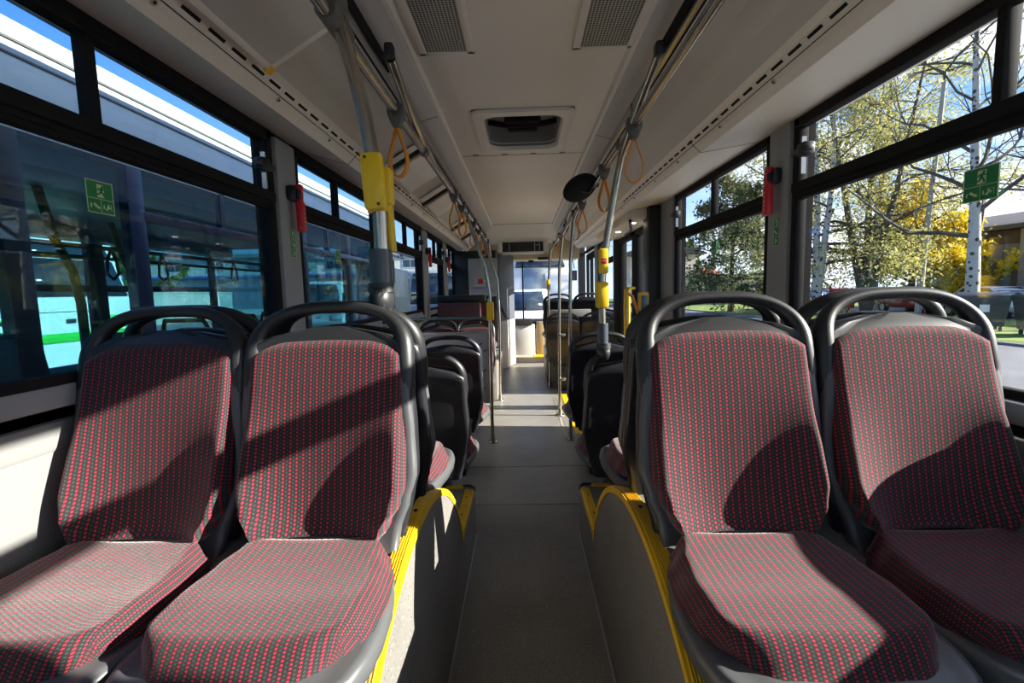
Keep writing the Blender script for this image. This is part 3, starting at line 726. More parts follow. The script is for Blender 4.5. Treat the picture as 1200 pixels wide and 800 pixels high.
# ================================================================== SIGNS, HAMMERS
def to_xy(side, XG):   # sign local x -> world along the wall, facing the aisle
    return PI/2 if side == 'left' else -PI/2
def exit_sign(side, y, z, w, hh, label, X):
    rz = PI/2 if side == 'left' else -PI/2
    t = thing('exit_sign', label, 'sign', (X, y, z), rz, 'green emergency exit signs')
    # local: x along wall, -y towards the aisle
    m = MB(); m.bx(-w/2, w/2, -.002, .0, -hh/2, hh/2); m.build('plate', GREEN, t, smooth=False)
    m = MB(); d = -.0026; b = .0022
    for q in ((-w/2, w/2, hh/2-b, hh/2), (-w/2, w/2, -hh/2, -hh/2+b), (-w/2, -w/2+b, -hh/2, hh/2), (w/2-b, w/2, -hh/2, hh/2), (-w/2, w/2, -hh*.06, -hh*.06+b*.7), (-.0006, .0006, -hh/2, -hh*.06)):
        m.bx(q[0], q[1], d, -.001, q[2], q[3])
    m.bx(-w*.10, w*.15, d, -.001, hh*.0, hh*.40)                       # the doorway
    # small pictures below: bent arm, hammer, figure
    m.tube([(-w*.38, d, -hh*.34), (-w*.36, d, -hh*.22)], .0020, 6); m.tube([(-w*.27, d, -hh*.22), (-w*.16, d, -hh*.30), (-w*.08, d, -hh*.34)], .0036, 6)
    m.tube([(w*.10, d, -hh*.34), (w*.10, d, -hh*.22)], .0018, 6); m.tube([(w*.18, d, -hh*.36), (w*.25, d, -hh*.28), (w*.22, d, -hh*.20), (w*.32, d, -hh*.30)], .0030, 6)
    m.bx(w*.38, w*.39, d, -.001, -hh*.38, -hh*.18); m.bx(w*.24, w*.39, d, -.001, -hh*.185, -hh*.175)
    m.build('symbols', LUM, t)
    m = MB(); c = w*.03; k = hh
    m.ball((c+.006, d-.001, k*.335), (.0042, .0015, .0042), 10)
    m.tube([(c+.003, d-.001, k*.29), (c-.001, d-.001, k*.19)], .0038, 6)
    m.tube([(c-.001, d-.001, k*.19), (c+.007, d-.001, k*.12), (c+.009, d-.001, k*.03)], .0024, 6); m.tube([(c-.001, d-.001, k*.19), (c-.005, d-.001, k*.11), (c-.013, d-.001, k*.085)], .0024, 6)
    m.tube([(c+.003, d-.001, k*.285), (c-.008, d-.001, k*.26), (c-.010, d-.001, k*.20)], .0018, 6); m.tube([(c+.003, d-.001, k*.285), (c+.011, d-.001, k*.245), (c+.016, d-.001, k*.255)], .0018, 6)
    m.build('running_figure', GREEN, t)
    return t
exit_sign('left', 1.338, 1.640, .086, .088, 'green emergency exit sign on the nearest left window', XL+.008)
exit_sign('right', 1.400, 1.615, .104, .092, 'green emergency exit sign on the nearest right window', XR-.008)
exit_sign('left', 3.06, 1.60, .075, .085, 'small green exit sign on the second left window', XL+.008)
exit_sign('right', 3.27, 1.61, .085, .085, 'small green exit sign on the second right window', XR-.008)
def tall_sticker(side, y, z, label, X):
    rz = PI/2 if side == 'left' else -PI/2
    t = thing('exit_sticker', label, 'sticker', (X, y, z), rz, 'tall green stickers on the window pillars')
    m = MB(); m.bx(-.024, .024, -.0015, 0, -.068, .068); m.build('plate', GREEN, t, smooth=False)
    m = MB(); d = -.002; 
    for q in ((-.024, .024, .0662, .068), (-.024, .024, -.068, -.0662), (-.024, -.0224, -.068, .068), (.0224, .024, -.068, .068), (-.024, .024, .018, .0192), (-.024, .024, -.026, -.0248)): m.bx(q[0], q[1], d, -.001, q[2], q[3])
    m.bx(-.008, .012, d, -.001, .024, .060); m.tube([(-.010, d, .004), (.008, d, -.012)], .004, 6); m.tube([(-.004, d, -.058), (.002, d, -.046), (-.002, d, -.036), (.010, d, -.048)], .003, 6)
    m.build('symbols', LUM, t)
    m = MB(); m.ball((.004, d-.001, .053), (.003, .0012, .003), 8); m.tube([(.003, d-.001, .049), (.0, d-.001, .041), (.006, d-.001, .027)], .002, 6); m.tube([(.0, d-.001, .041), (-.006, d-.001, .030)], .002, 6); m.build('running_figure', GREEN, t)
tall_sticker('left', 2.385, 1.615, 'tall green sticker below the red hammer on the left pillar', XL+.0455)
tall_sticker('right', 2.41, 1.61, 'tall green sticker below the red hammer on the right pillar', XR-.0455)
def hammer(side, y, z, label):
    s = -1 if side == 'left' else 1; X = (XL if s < 0 else XR)-s*.045; rz = PI/2 if s < 0 else -PI/2
    t = thing('emergency_hammer', label, 'emergency hammer', (X, y, z), rz, 'red emergency hammers on the pillars')
    m = MB(); m.box((0, -.022, .055), (.085, .044, .075), .014); m.box((.0, -.05, .05), (.05, .02, .045), .008); m.build('holder', BLACKP, t)
    m = MB(); m.box((.005, -.045, .085), (.034, .036, .030), .008); m.box((.005, -.048, .045), (.026, .028, .07), .008); m.box((.005, -.048, -.055), (.050, .034, .145), .008)
    m.build('hammer_body', RED, t)
    m = MB()
    for k in range(5): m.box((.005, -.066, -.02-.02*k), (.005, .003, .008), .001)
    m.build('lettering_marks', WHITE, t)
    return t
hammer('left', 2.385, 1.80, 'red emergency hammer on the nearest left window pillar'); hammer('right', 2.41, 1.815, 'red emergency hammer on the nearest right window pillar')
hammer('left', 5.72, 1.80, 'red emergency hammer on the third left window pillar'); hammer('left', 7.19, 1.80, 'red emergency hammer on the farthest left window pillar')

# ================================================================== POSTER FRAMES ON THE LEFT COVE
def cove(tt, sgn=-1):
    a, b = (.63, 2.253), (.868, 2.112); x = a[0]+(b[0]-a[0])*tt; z = a[1]+(b[1]-a[1])*tt+.012*math.sin(PI*tt)
    return (sgn*x+.02, z)
def poster(y0, y1, label, sgn=-1, t0=-.05, t1=.93, big=False):
    (xa, za), (xb, zb) = cove(t0, sgn), cove(t1, sgn)
    c = Vector(((xa+xb)/2, (y0+y1)/2, (za+zb)/2)); u = Vector((xb-xa, 0, zb-za)); le = u.length; u.normalize()
    nrm = Vector((-u.z, 0, u.x)); nrm = -nrm if nrm.z > 0 else nrm
    t = thing('poster_frame', label, 'poster frame', c, 0, 'poster frames on the ceiling cove')
    tilt = 0 if big else .13; th = math.atan2(-u.z, u.x); rot = Matrix.Rotation(tilt, 3, u) @ Matrix.Rotation(th, 3, 'Y'); w = (y1-y0)/2; lift = .035
    def B(m, cu, cy, su, sy, sn, off): m.box(u*cu+Vector((0, cy, 0))+nrm*(off-cy*math.tan(tilt)), (su, sy, sn), .003, rot)
    m = MB(); e = .022
    B(m, 0, w-e/2, le, e, .014, lift); B(m, 0, -w+e/2, le, e, .014, lift); B(m, le/2-e/2, 0, e, 2*w, .014, lift); B(m, -le/2+e/2, 0, e, 2*w, .014, lift)
    m.build('frame', ALU if not big else DUCT, t)
    m = MB(); B(m, 0, 0, le-.02, 2*w-.02, .004, lift+.001); m.build('sheet', WHITEM if not big else COVE, t)
    m = MB(); B(m, 0, -w+.012, le, .012, lift, lift/2); B(m, 0, w-.012, le, .012, lift, lift/2); B(m, le/2-.008, 0, .012, 2*w, lift, lift/2); m.build('backing', BLACKP, t)
    if big:
        m = MB(); B(m, le/2-.006, w-.006, .03, .03, .016, lift+.004); m.build('corner_clip', YELS, t)
poster(.45, 1.64, 'large poster frame on the left cove nearest the camera', big=True)
poster(2.95, 3.50, 'poster frame on the left cove beside the second orange strap'); poster(4.02, 4.60, 'poster frame on the left cove over the partition')
poster(5.65, 6.2, 'poster frame on the left cove, second from the front'); poster(6.55, 7.2, 'poster frame on the left cove nearest the front')
t = thing('notice_card', 'small pale notice card on the right cove', 'notice', (.84, 4.72, 2.10))
m = MB(); m.box((0, 0, 0), (.09, .14, .004), .002, Matrix.Rotation(.53, 3, 'Y')); m.build('card', WHITEM, t)
m = MB(); m.box((.0, -.02, -.003), (.07, .05, .003), .001, Matrix.Rotation(.53, 3, 'Y')); m.build('printed_band', GREENP, t)

# convex mirror
t = thing('convex_mirror', 'round black mirror seen from behind at the right handrail', 'mirror', (.405, 3.32, 2.03))
ax = Vector((.30, -.55, -.80)).normalized()
rings = []; a_ = ax.orthogonal().normalized(); b_ = ax.cross(a_)
for (r, d) in ((.001, .030), (.05, .028), (.088, .018), (.118, .004), (.122, -.004), (.116, -.012), (.06, -.020), (.001, -.026)):
    rings.append([ax*d+(a_*math.cos(2*PI*k/36)+b_*math.sin(2*PI*k/36))*r for k in range(36)])
m = MB(); m.loft(rings); m.build('mirror_back', BLACK, t)
m = MB(); m.tube([ax*.02, ax*.07+Vector((.03, 0, .02)), Vector((.10, .02, .035))], .010, 8); m.box((.10, .0, .03), (.05, .06, .05), .01); m.build('arm', BLACKP, t)

# ================================================================== DOOR, VALIDATOR
da, db = DOOR
m = MB(); X0, X1 = XR-.05, XR+.04
m.bx(XR-.15, XR+.06, da-.14, da+.08, 0, 2.08, .01); m.bx(XR-.10, XR+.06, db, db+.10, 0, 2.08, .01); m.bx(XR-.04, XR+.06, da, db, 2.0, 2.1)
d1 = struct(m.build('door_1', BLACKP))
mid = (da+db)/2+.02
for i, (a, b) in enumerate(((da+.01, mid-.005), (mid+.005, db-.01))):
    m = MB(); f = .095
    m.bx(X0, X1, a, a+f, .02, 2.0, .012); m.bx(X0, X1, b-f, b, .02, 2.0, .012); m.bx(X0, X1, a, b, 1.93, 2.0, .012); m.bx(X0, X1, a, b, .02, .12, .012)
    struct(m.build('door_leaf', BLACK, d1)); g = MB(); g.bx(XR+.003, XR+.008, a+.05, b-.05, .1, 1.95); struct(g.build('glass_pane', GLASSR, d1, smooth=False))
    m = MB(); y = b-.07 if i == 0 else a+.07; e = -1 if i == 0 else 1
    m.tube([(X0, y, 1.36), (X0-.06, y, 1.36), (X0-.075, y, 1.33), (X0-.075, y+e*.02, 1.15), (X0-.075, y, .80), (X0-.06, y, .76), (X0, y, .76)], .016, 10); struct(m.build('door_handle', YEL, d1))
m = MB(); m.bx(.985, XR-.01, 4.46, 6.36, 1.985, 2.10, .03); struct(m.build('door_header', DUCT, d1))
m = MB()
for y in (4.75, 5.45): m.cyl((1.08, y, 1.985), (1.08, y, 1.978), .03, 16)
struct(m.build('spot_light', emit('lamp lens', (1, .95, .85), 2.5), d1))
m = MB(); m.tube([(1.0, 4.5, 1.97), (1.1, 4.9, 1.93), (1.15, 5.4, 1.95)], .015, 8); struct(m.build('door_mechanism', BLACKP, d1))
m = MB(); m.bx(XR-.02, XR+.03, 8.42, 9.58, .05, .14); m.bx(XR-.02, XR+.03, 8.42, 8.5, .05, 2.0); m.bx(XR-.02, XR+.03, 9.5, 9.58, .05, 2.0); m.bx(XR-.02, XR+.03, 8.95, 9.05, .05, 2.0); m.bx(XR-.02, XR+.03, 8.42, 9.58, 1.93, 2.04)
d2 = struct(m.build('door_2', BLACK)); g = MB(); g.bx(XR+.003, XR+.008, 8.45, 9.55, .1, 1.98); struct(g.build('glass_pane', GLASSR, d2, smooth=False))
t = thing('ticket_validator', 'yellow ticket validator with curved handle by the right doorway', 'ticket validator', (1.05, 4.27, 0))
m = MB(); m.cyl((.01, 0, 0), (.01, 0, 1.1), .018, 12); m.cyl((.01, 0, 0), (.01, 0, .02), .05, 14); m.build('post', STEEL, t)
m = MB(); m.box((.01, -.02, 1.22), (.085, .07, .20), .012); m.build('body', YEL, t)
m = MB(); m.box((.01, -.057, 1.23), (.055, .006, .13), .002); m.build('screen', M('blue grey screen', (.10, .14, .20), .2), t)
m = MB(); m.tube([(-.03, -.02, 1.12), (-.06, -.03, 1.20), (-.09, -.03, 1.29), (-.13, -.03, 1.31)], .014, 8); m.cyl((-.08, -.02, 1.02), (-.02, -.02, 1.06), .02, 8); m.build('handle', ORANGE, t)

# ================================================================== FRONT OF THE BUS
t = thing('display_screen', 'wide passenger display in a pale frame hung from the front ceiling', 'display', (.025, 8.0, 2.11))
m = MB(); m.bx(-.41, .41, -.05, .05, -.142, -.105, .008); m.bx(-.41, .41, -.05, .05, .105, .142, .008); m.bx(-.41, -.335, -.05, .05, -.142, .142, .008); m.bx(.335, .41, -.05, .05, -.142, .142, .008); m.bx(-.38, .38, -.01, .06, -.12, .12, .01); m.build('frame', DUCT, t)
m = MB(); m.bx(-.337, .337, -.035, -.025, -.108, .108); m.build('screen_glass', SCREEN, t)
m = MB(); m.bx(-.225, -.215, -.039, -.03, -.097, .097); m.bx(.19, .20, -.039, -.03, -.097, .097); m.bx(.27, .278, -.039, -.03, -.097, .097); m.bx(.20, .27, -.039, -.03, -.004, .004); m.build('dividers', ALU, t)
for x in (-.3, .3): m = MB(); m.cyl((x, 0, .12), (x, 0, .19), .012, 8); m.build('hanger', ALU, t)
t = thing('driver_cab_wall', 'black partition behind the driver with a framed notice, front left', 'cab wall', (-.80, 8.2, 0))
m = MB(); m.bx(-.37, .38, -.02, .02, 0, 2.06, .005); m.build('panel', BLACKP, t)
m = MB(); m.bx(.36, .40, -.03, .03, 0, 2.05, .01); m.build('edge_post', PILL, t)
t = thing('framed_notice', 'grey framed notice on the black cab wall', 'notice frame', (-.66, 8.17, 1.62))
m = MB(); m.bx(-.24, .24, -.012, .005, -.33, .31, .004); m.build('frame', ALU, t)
m = MB(); m.bx(-.215, .215, -.016, -.01, -.305, .285); m.build('sheet', GREYP, t)
m = MB(); m.mat(0).bx(-.08, .0, -.019, -.015, -.115, -.03, .01); m.mat(1).bx(.02, .12, -.018, -.015, -.08, -.065); m.mat(2).bx(-.17, .17, -.018, -.015, -.26, -.16)
for k in range(3): m.mat(1).bx(-.16, .18, -.018, -.015, -.142-.025*k, -.135-.025*k)
m.build('printing', [RED, WHITE, M('lilac print', (.28, .27, .42), .6)], t)
t = thing('cab_door', 'slate grey driver cab door with pale lower panel left of the front aisle', 'cab door', (-.40, 8.25, 0))
rot = Matrix.Rotation(-.30, 3, 'Z')
m = MB(); m.box((.115, .33, 1.45), (.05, .78, 1.16), .012, rot); m.build('upper_panel', M('slate door panel', (.10, .11, .14), .4), t)
m = MB(); m.box((.115, .33, .44), (.05, .78, .84), .012, rot); m.build('lower_panel', M('cream door panel', (.55, .50, .44), .45), t)
m = MB(); m.tube([(-.03, -.03, 1.25), (-.01, -.04, 1.22), (.05, .0, 1.05), (.11, .2, .90), (.14, .3, .88)], .02, 8); m.ball((-.02, -.05, 1.24), (.04, .03, .05), 10); m.build('grab_handle', BLACKP, t)
t = thing('dashboard', 'white front console with dark dashboard top under the windscreen', 'dashboard', (.02, 9.55, 0))
m = MB(); m.box((-.03, 0, .40), (.48, .10, .62), .015); m.build('console', WHITE, t)
m = MB(); m.bx(-.95, .5, .02, .30, .62, .80, .03); m.box((-.06, -.03, .755), (.42, .10, .13), .012); m.build('dash_top', BLACKP, t)
m = MB()
for k in range(4): m.bx(-.24, .12, -.083, -.078, .712+.025*k, .720+.025*k)
m.build('air_slots', GREYB, t)
m = MB(); m.bx(.24, .40, -.02, .04, .12, .76, .01); m.build('side_panel', M('tan side panel', (.42, .30, .16), .5), t)
t = thing('header_box', 'cream header box above the windscreen', 'header box', (.03, 9.5, 1.9))
m = MB(); m.bx(-1.1, 1.08, -.2, .36, .06, .60, .03); m.build('body', M('cream header', (.66, .55, .33), .5), t)
m = MB(); m.bx(.28, .50, -.24, -.2, .05, .10, .01); m.bx(.1, .2, -.215, -.2, .0, .05, .01); m.build('mirror_mount', BLACKP, t)
# ================================================================== OUTSIDE
GZ = -.36
m = MB(); m.bx(-70, 12.6, -40, 90, GZ-.1, GZ); struct(m.build('ground', ASPH, smooth=False))
m = MB(); m.bx(12.6, 12.75, -40, 90, GZ-.1, GZ+.06); m.mat(1).bx(12.75, 20.5, -40, 90, GZ-.1, GZ+.03); m.mat(0).bx(20.5, 24.5, -40, 90, GZ-.1, GZ+.02); m.mat(1).bx(24.5, 90, -40, 90, GZ-.1, GZ+.03)
struct(m.build('ground_lawn', [ASPH, GRASS], smooth=False))

# ---- the bus parked alongside on the left
NX = -2.10; NW = 2.5
t = thing('parked_bus', 'white roofed bus with teal windows parked close alongside on the left', 'bus', (NX-NW/2, 0, GZ))
BX0, BX1 = NW/2, -NW/2; ya, yb = -7.5, 7.1; g0 = -GZ; WB, WT = .74, 2.10
m = MB()
rp = [(BX0, 2.38+g0), (BX0-.01, 2.42+g0), (BX0-.03, 2.458+g0), (BX0-.05, 2.466+g0), (BX0-.056, 2.53+g0), (BX0-.09, 2.585+g0), (BX0-.30, 2.65+g0), (0, 2.70+g0), (BX1+.3, 2.60+g0), (BX1, 2.40+g0)]
m.prism(rp, 'y', ya, yb); m.build('roof', M('off white roof paint', (.44, .43, .41), .4), t)
m = MB(); m.bx(BX0-.05, BX0, ya, yb, WT+g0, 2.39+g0, .01); m.bx(BX1, BX1+.05, ya, yb, WT+g0, 2.40+g0, .01); m.build('upper_panel', WHITE, t)
m = MB(); m.bx(BX0-.06, BX0-.022, ya, yb, 2.462+g0, 2.472+g0); m.bx(BX0-.01, BX0+.006, ya, yb, 2.385+g0, 2.393+g0); m.build('rain_gutter', GREYB, t)
m = MB(); m.bx(BX0-.06, BX0, ya, yb, .28, WB+g0, .02); m.bx(BX1, BX1+.06, ya, yb, .28, WB+g0, .02); m.bx(BX1, BX0, ya, ya+.1, .28, WT+g0); m.bx(BX1, BX0, yb-.05, yb, .28, .9+g0); m.build('lower_panel', WHITE, t)
m = MB(); m.bx(BX1, BX0, ya, yb, .30, .36); m.build('floor_pan', VINYLD, t)
m = MB(); m.bx(BX1, BX0, ya, yb, WT-.02+g0, WT+.02+g0); m.bx(BX0-.35, BX0-.08, ya, yb, WT-.13+g0, WT-.02+g0, .02); m.bx(BX1+.08, BX1+.35, ya, yb, WT-.13+g0, WT-.02+g0, .02); m.build('inner_ceiling', COVE, t)
NAVY = M('navy post', (.035, .04, .085), .3)
for (a, b) in ((-7.5, -5.9), (-2.1, -1.95), (-.9, -.75), (.45, .58), (1.94, 2.05), (2.60, 2.71), (4.6, 4.75), (5.8, 5.95), (7.0, 7.1)):
    m = MB(); m.bx(BX0-.06, BX0-.001, a, b, WB+g0, WT+g0, .006); m.build('window_post', NAVY if a == 2.60 else BLACKP, t)
for (a, b) in ((-4.6, -4.3), (-2.3, -2.1), (1.2, 1.32), (3.1, 3.4), (5.0, 5.2), (7.0, 7.1)):
    m = MB(); m.bx(BX1, BX1+.06, a, b, WB+g0, WT+g0, .006); m.build('far_window_post', BLACKP, t)
m = MB(); m.bx(BX0-.05, BX0+.004, 2.7, 7.0, 1.80+g0, 1.85+g0, .006); m.bx(BX0-.04, BX0+.002, 3.40, 3.45, 1.82+g0, WT+g0); m.bx(BX0-.04, BX0+.002, 5.25, 5.3, 1.82+g0, WT+g0)
m.bx(BX1, BX1+.05, -7, 7, 1.47+g0, 1.54+g0, .006); m.build('window_rail', NAVY, t)
m = MB(); m.bx(BX0-.008, BX0-.004, ya, yb, WB+g0, WT+g0); m.build('near_glass', GLASSN, t, smooth=False)
m = MB(); m.bx(BX1+.004, BX1+.008, ya, yb, WB+g0, WT+g0); m.build('far_glass', glass('far bus glass', (.75, .9, .92), refl=.05), t, smooth=False)
for (x, y) in ((.55, 3.0), (-.2, 4.4), (.45, 5.7), (.55, .7)):
    m = MB(); m.tube([(x, y, .36), (x, y, 1.35+g0), (x-.03, y, 1.55+g0), (x-.12, y, 1.75+g0), (x-.2, y, WT+g0)], .026, 10); m.build('green_pole', GREENT, t)
m = MB(); m.tube([(.35, -6, 1.74+g0), (.35, 6.8, 1.74+g0)], .016, 8); m.tube([(-.35, -6, 1.74+g0), (-.35, 6.8, 1.74+g0)], .016, 8); m.build('inner_handrail', GREENT, t)
for y in (1.2, 2.3, 3.5, 4.0, 5.0):
    m = MB(); m.tube([(.35, y, 1.74+g0), (.35, y-.04, 1.65+g0), (.35, y-.05, 1.56+g0), (.35, y, 1.52+g0), (.35, y+.05, 1.56+g0), (.35, y+.04, 1.65+g0), (.35, y, 1.74+g0)], .011, 6); m.build('inner_strap', BLACKP, t)
for (x, y) in ((.75, 3.7), (.75, 4.4), (.75, 5.1), (.2, 3.7), (-.75, 2.4), (-.75, 3.8)):
    m = MB(); m.box((x, y, .75+g0), (.42, .08, .75), .03, Matrix.Rotation(.15, 3, 'X')); m.box((x, y+.22, .42+g0), (.42, .44, .08), .03); m.build('inner_seat', BLACKP, t)
    m = MB(); m.tube([(x-.19, y-.05, 1.1+g0), (x-.15, y-.07, 1.2+g0), (x+.15, y-.07, 1.2+g0), (x+.19, y-.05, 1.1+g0)], .018, 8); m.build('inner_seat_handle', ORANGE, t)
m = MB(); m.tube([(BX0-.1, 7.0, 2.2+g0), (BX0+.0, 7.4, 2.15+g0), (BX0+.0, 7.6, 1.95+g0)], .022, 8); m.box((BX0-.0, 7.6, 1.72+g0), (.20, .10, .40), .04); m.build('wing_mirror', BLACKP, t)
m = MB(); m.bx(BX1+.1, BX0-.1, yb-.03, yb-.02, .9+g0, WT+g0); m.build('windscreen', GLASSN, t, smooth=False)
for y in (-4.6, 4.9):
    m = MB(); m.cyl((BX0-.25, y, .48), (BX0+.005, y, .48), .48, 28); m.mat(1).cyl((BX0, y, .48), (BX0+.012, y, .48), .27, 20); m.build('wheel', [TYRE, ALU], t)
# ---- rack silhouettes on the next bus roof
t = thing('roof_rack', 'dark tubular rails on a bus roof, left beyond the third window', 'roof rails', (-2.9, 9.3, 2.25))
m = MB()
for (a, b) in (((0, 0, .0), (0, 2.6, .0)), ((0, 0, .35), (0, 1.5, .35)), ((.3, 0, .0), (.3, 2.6, 0))): m.tube([a, b], .03, 8)
for y in (0, .5, 1.0, 1.5): m.tube([(0, y, -.3), (0, y, .35)], .025, 8)
m.tube([(0, 1.5, .35), (0, 2.0, .30), (0, 2.5, .0)], .03, 8); m.build('rails', BLACKP, t)
m = MB(); m.bx(-.3, .3, -.8, -.2, -.3, .45, .05); m.build('roof_box', BLUE, t)
m = MB(); m.bx(-.1, .1, -.6, 2.6, -2.57, -.3, .02); m.build('stand', BLACKP, t)

# ---- generic front of a bus facing along local -y
def bus_front(name, label, loc, rz, w, hgt, length, body, stripe, lamps=None, plate=None, screen=None, sw=1.0, belt=1.25):
    t = thing(name, label, 'bus', loc, rz); h0 = .28
    m = MB(); m.prism([(0, h0), (-.03, .5), (-.05, belt-.05), (.02, belt), (.22, hgt-.35), (.30, hgt-.05), (.5, hgt), (length, hgt), (length, h0)], 'x', -w/2, w/2, .04); m.build('body', body, t)
    m = MB(); k = w*(1-sw); m.quad([(-w/2+.06+.3*k, -.012, belt-.01), (w/2-.06-.7*k, -.012, belt-.01), (w/2-.14-.7*k, .205, hgt-.42), (-w/2+.14+.3*k, .205, hgt-.42)]); o = m.build('windscreen', screen or WIN_D, t)
    so = o.modifiers.new('thick', 'SOLIDIFY'); so.thickness = .02; so.offset = 1
    m = MB(); m.quad([(-w/2+.16, .205, hgt-.40), (w/2-.16, .205, hgt-.40), (w/2-.22, .275, hgt-.14), (-w/2+.22, .275, hgt-.14)]); o = m.build('destination_glass', WIN_D, t)
    so = o.modifiers.new('thick', 'SOLIDIFY'); so.thickness = .03; so.offset = 1
    m = MB(); m.bx(-w/2+.02, w/2-.02, -.075, -.02, belt-.83, belt-.66, .02); m.build('stripe', stripe, t)
    for s in (-1, 1):
        m = MB(); m.box((s*(w/2-.28), -.05, belt-.5), (.42, .06, .17), .04); m.build('headlamp', lamps or WHITEM, t)
        m = MB(); m.box((s*(w/2-.28), -.045, belt-.5), (.50, .05, .25), .05); m.build('lamp_surround', stripe, t)
        m = MB(); m.bx(s*(w/2)-.005, s*(w/2)+.005, .6, length-.2, belt-.05, hgt-.55); m.build('side_glass', WIN_D, t)
        m = MB(); m.tube([(s*(w/2-.1), .2, hgt-.1), (s*(w/2+.12), -.1, hgt-.2), (s*(w/2+.15), -.15, hgt-.5)], .02, 6); m.box((s*(w/2+.15), -.15, hgt-.75), (.2, .1, .4), .03); m.build('wing_mirror', BLACKP, t)
        for y in (1.9, length-2):
            if y < length-.5: m = MB(); m.cyl((s*(w/2-.22), y, .46), (s*(w/2+.01), y, .46), .46, 20); m.build('wheel', TYRE, t)
    m = MB(); m.tube([(-.5, -.05, belt), (-.1, .0, belt+.1), (.35, .05, belt+.3)], .012, 6); m.tube([(.6, -.05, belt), (.3, .0, belt+.08)], .012, 6); m.build('wiper', BLACKP, t)
    m = MB(); m.bx(-.08, .08, -.075, -.045, belt-.49, belt-.41, .01); m.bx(-.75, .75, -.058, -.045, belt-.285, belt-.275); m.build('grille_badge', BLACKP, t)
    return t
bus_front('city_bus', 'green and white city bus facing us, seen through the parked bus', (-8.3, 8.6, GZ), PI/2-.12, 2.5, 2.95, 9, WHITE, GREENP, belt=1.85)
bus_front('city_bus', 'second green and white bus behind, at the far left edge', (-9.4, 5.4, GZ), PI/2-.1, 2.5, 2.95, 9, WHITE, GREENP, belt=1.75)
bus_front('minibus', 'white rounded minibus facing us beyond the second left window', (-9.4, 22.0, GZ), .25, 2.05, 2.45, 5, WHITE, GREYP)
bus_front('city_bus', 'blue fronted bus with pale lamps ahead on the left', (-4.4, 24.0, GZ), .05, 2.5, 2.9, 9, GREYP, BLUE, M('pale blue lamp', (.35, .55, .85), .3))
bus_front('city_bus', 'white bus standing far ahead on the left', (-8.3, 31.0, GZ), .1, 2.5, 2.9, 9, WHITE, BLUE)
# ---- white truck and van straight ahead
bus_front('white_bus', 'tall white bus straight ahead through the windscreen', (.75, 19.0, GZ), .12, 2.3, 3.05, 10, WHITE, GREYP, screen=M('painted sky reflection windscreen', (.34, .37, .37), .3, spec=.5), sw=.48)  # pale windscreen base colour stands in for sky reflected in the glass
t = thing('pickup_truck', 'low white truck facing us in front of the tall white bus', 'truck', (.02, 15.4, GZ))
m = MB(); m.prism([(-.9, .35), (-.95, .95), (-.1, 1.1), (.45, 1.75), (1.7, 1.8), (1.9, 1.2), (3.2, 1.15), (3.2, .35)], 'x', -.85, .85, .06); m.build('body', WHITE, t)
m = MB(); m.quad([(-.72, -.10, 1.13), (.72, -.10, 1.13), (.62, .42, 1.70), (-.62, .42, 1.70)]); o = m.build('windscreen', WIN_D, t); so = o.modifiers.new('thick', 'SOLIDIFY'); so.thickness = .03; so.offset = 1
for s in (-1, 1):
    m = MB(); m.box((s*.62, -.93, .80), (.3, .06, .16), .04); m.build('headlamp', GREYP, t)
    m = MB(); m.cyl((s*.7, -.2, .36), (s*.88, -.2, .36), .36, 20); m.build('wheel', TYRE, t); m = MB(); m.cyl((s*.7, 2.4, .36), (s*.88, 2.4, .36), .36, 20); m.build('wheel', TYRE, t)
    m = MB(); m.box((s*.98, .1, 1.2), (.16, .08, .22), .03); m.build('wing_mirror', BLACKP, t)
m = MB(); m.bx(-.4, .4, -.97, -.93, .62, .88, .02); m.build('grille', BLACKP, t)

# ---- cars on the right
def car(label, loc, rz, paint, name='car'):
    t = thing(name, label, 'car', loc, rz)
    m = MB(); m.prism([(-2.1, .3), (-2.15, .62), (-2.0, .82), (-1.2, .92), (1.3, .95), (2.0, .86), (2.12, .6), (2.05, .3)], 'y', -.85, .85, .07); m.build('body', paint, t)
    m = MB(); m.prism([(-1.25, .90), (-.55, 1.38), (.75, 1.42), (1.55, .93)], 'y', -.72, .72, .05); m.build('cabin', paint, t)
    m = MB(); m.prism([(-1.08, .95), (-.5, 1.33), (.0, 1.36), (.0, .95)], 'y', -.735, .735); m.prism([(.08, .95), (.08, 1.36), (.70, 1.36), (1.3, .96)], 'y', -.735, .735); m.build('side_windows', WIN_D, t)
    m = MB(); m.prism([(-1.22, .95), (-.58, 1.36), (-.5, 1.36), (-1.1, .95)], 'y', -.62, .62); m.prism([(1.35, .95), (.78, 1.39), (.86, 1.39), (1.5, .95)], 'y', -.62, .62); m.build('screens', WIN_D, t)
    for x in (-1.3, 1.3):
        for s in (-1, 1):
            m = MB(); m.cyl((x, s*.68, .31), (x, s*.87, .31), .31, 18); m.mat(1).cyl((x, s*.86, .31), (x, s*.88, .31), .18, 14); m.build('wheel', [TYRE, ALU], t)
    m = MB()
    for s in (-1, 1): m.box((-2.1, s*.62, .68), (.1, .3, .12), .03)
    m.build('headlamps', WHITEM, t)
    return t
car('dark red car parked beyond the lawn behind the right window seat', (21.8, 27.2, GZ), PI/2, CARRED)
car('silver car parked beyond the lawn, right of the red car', (21.6, 22.6, GZ), PI/2, SILVER)
car('blue car far off at the left edge of the near right window', (29.0, 50.0, GZ), PI/2+.4, BLUE)
car('white car far off beside the blue car', (32.0, 52.0, GZ), PI/2+.4, WHITE)
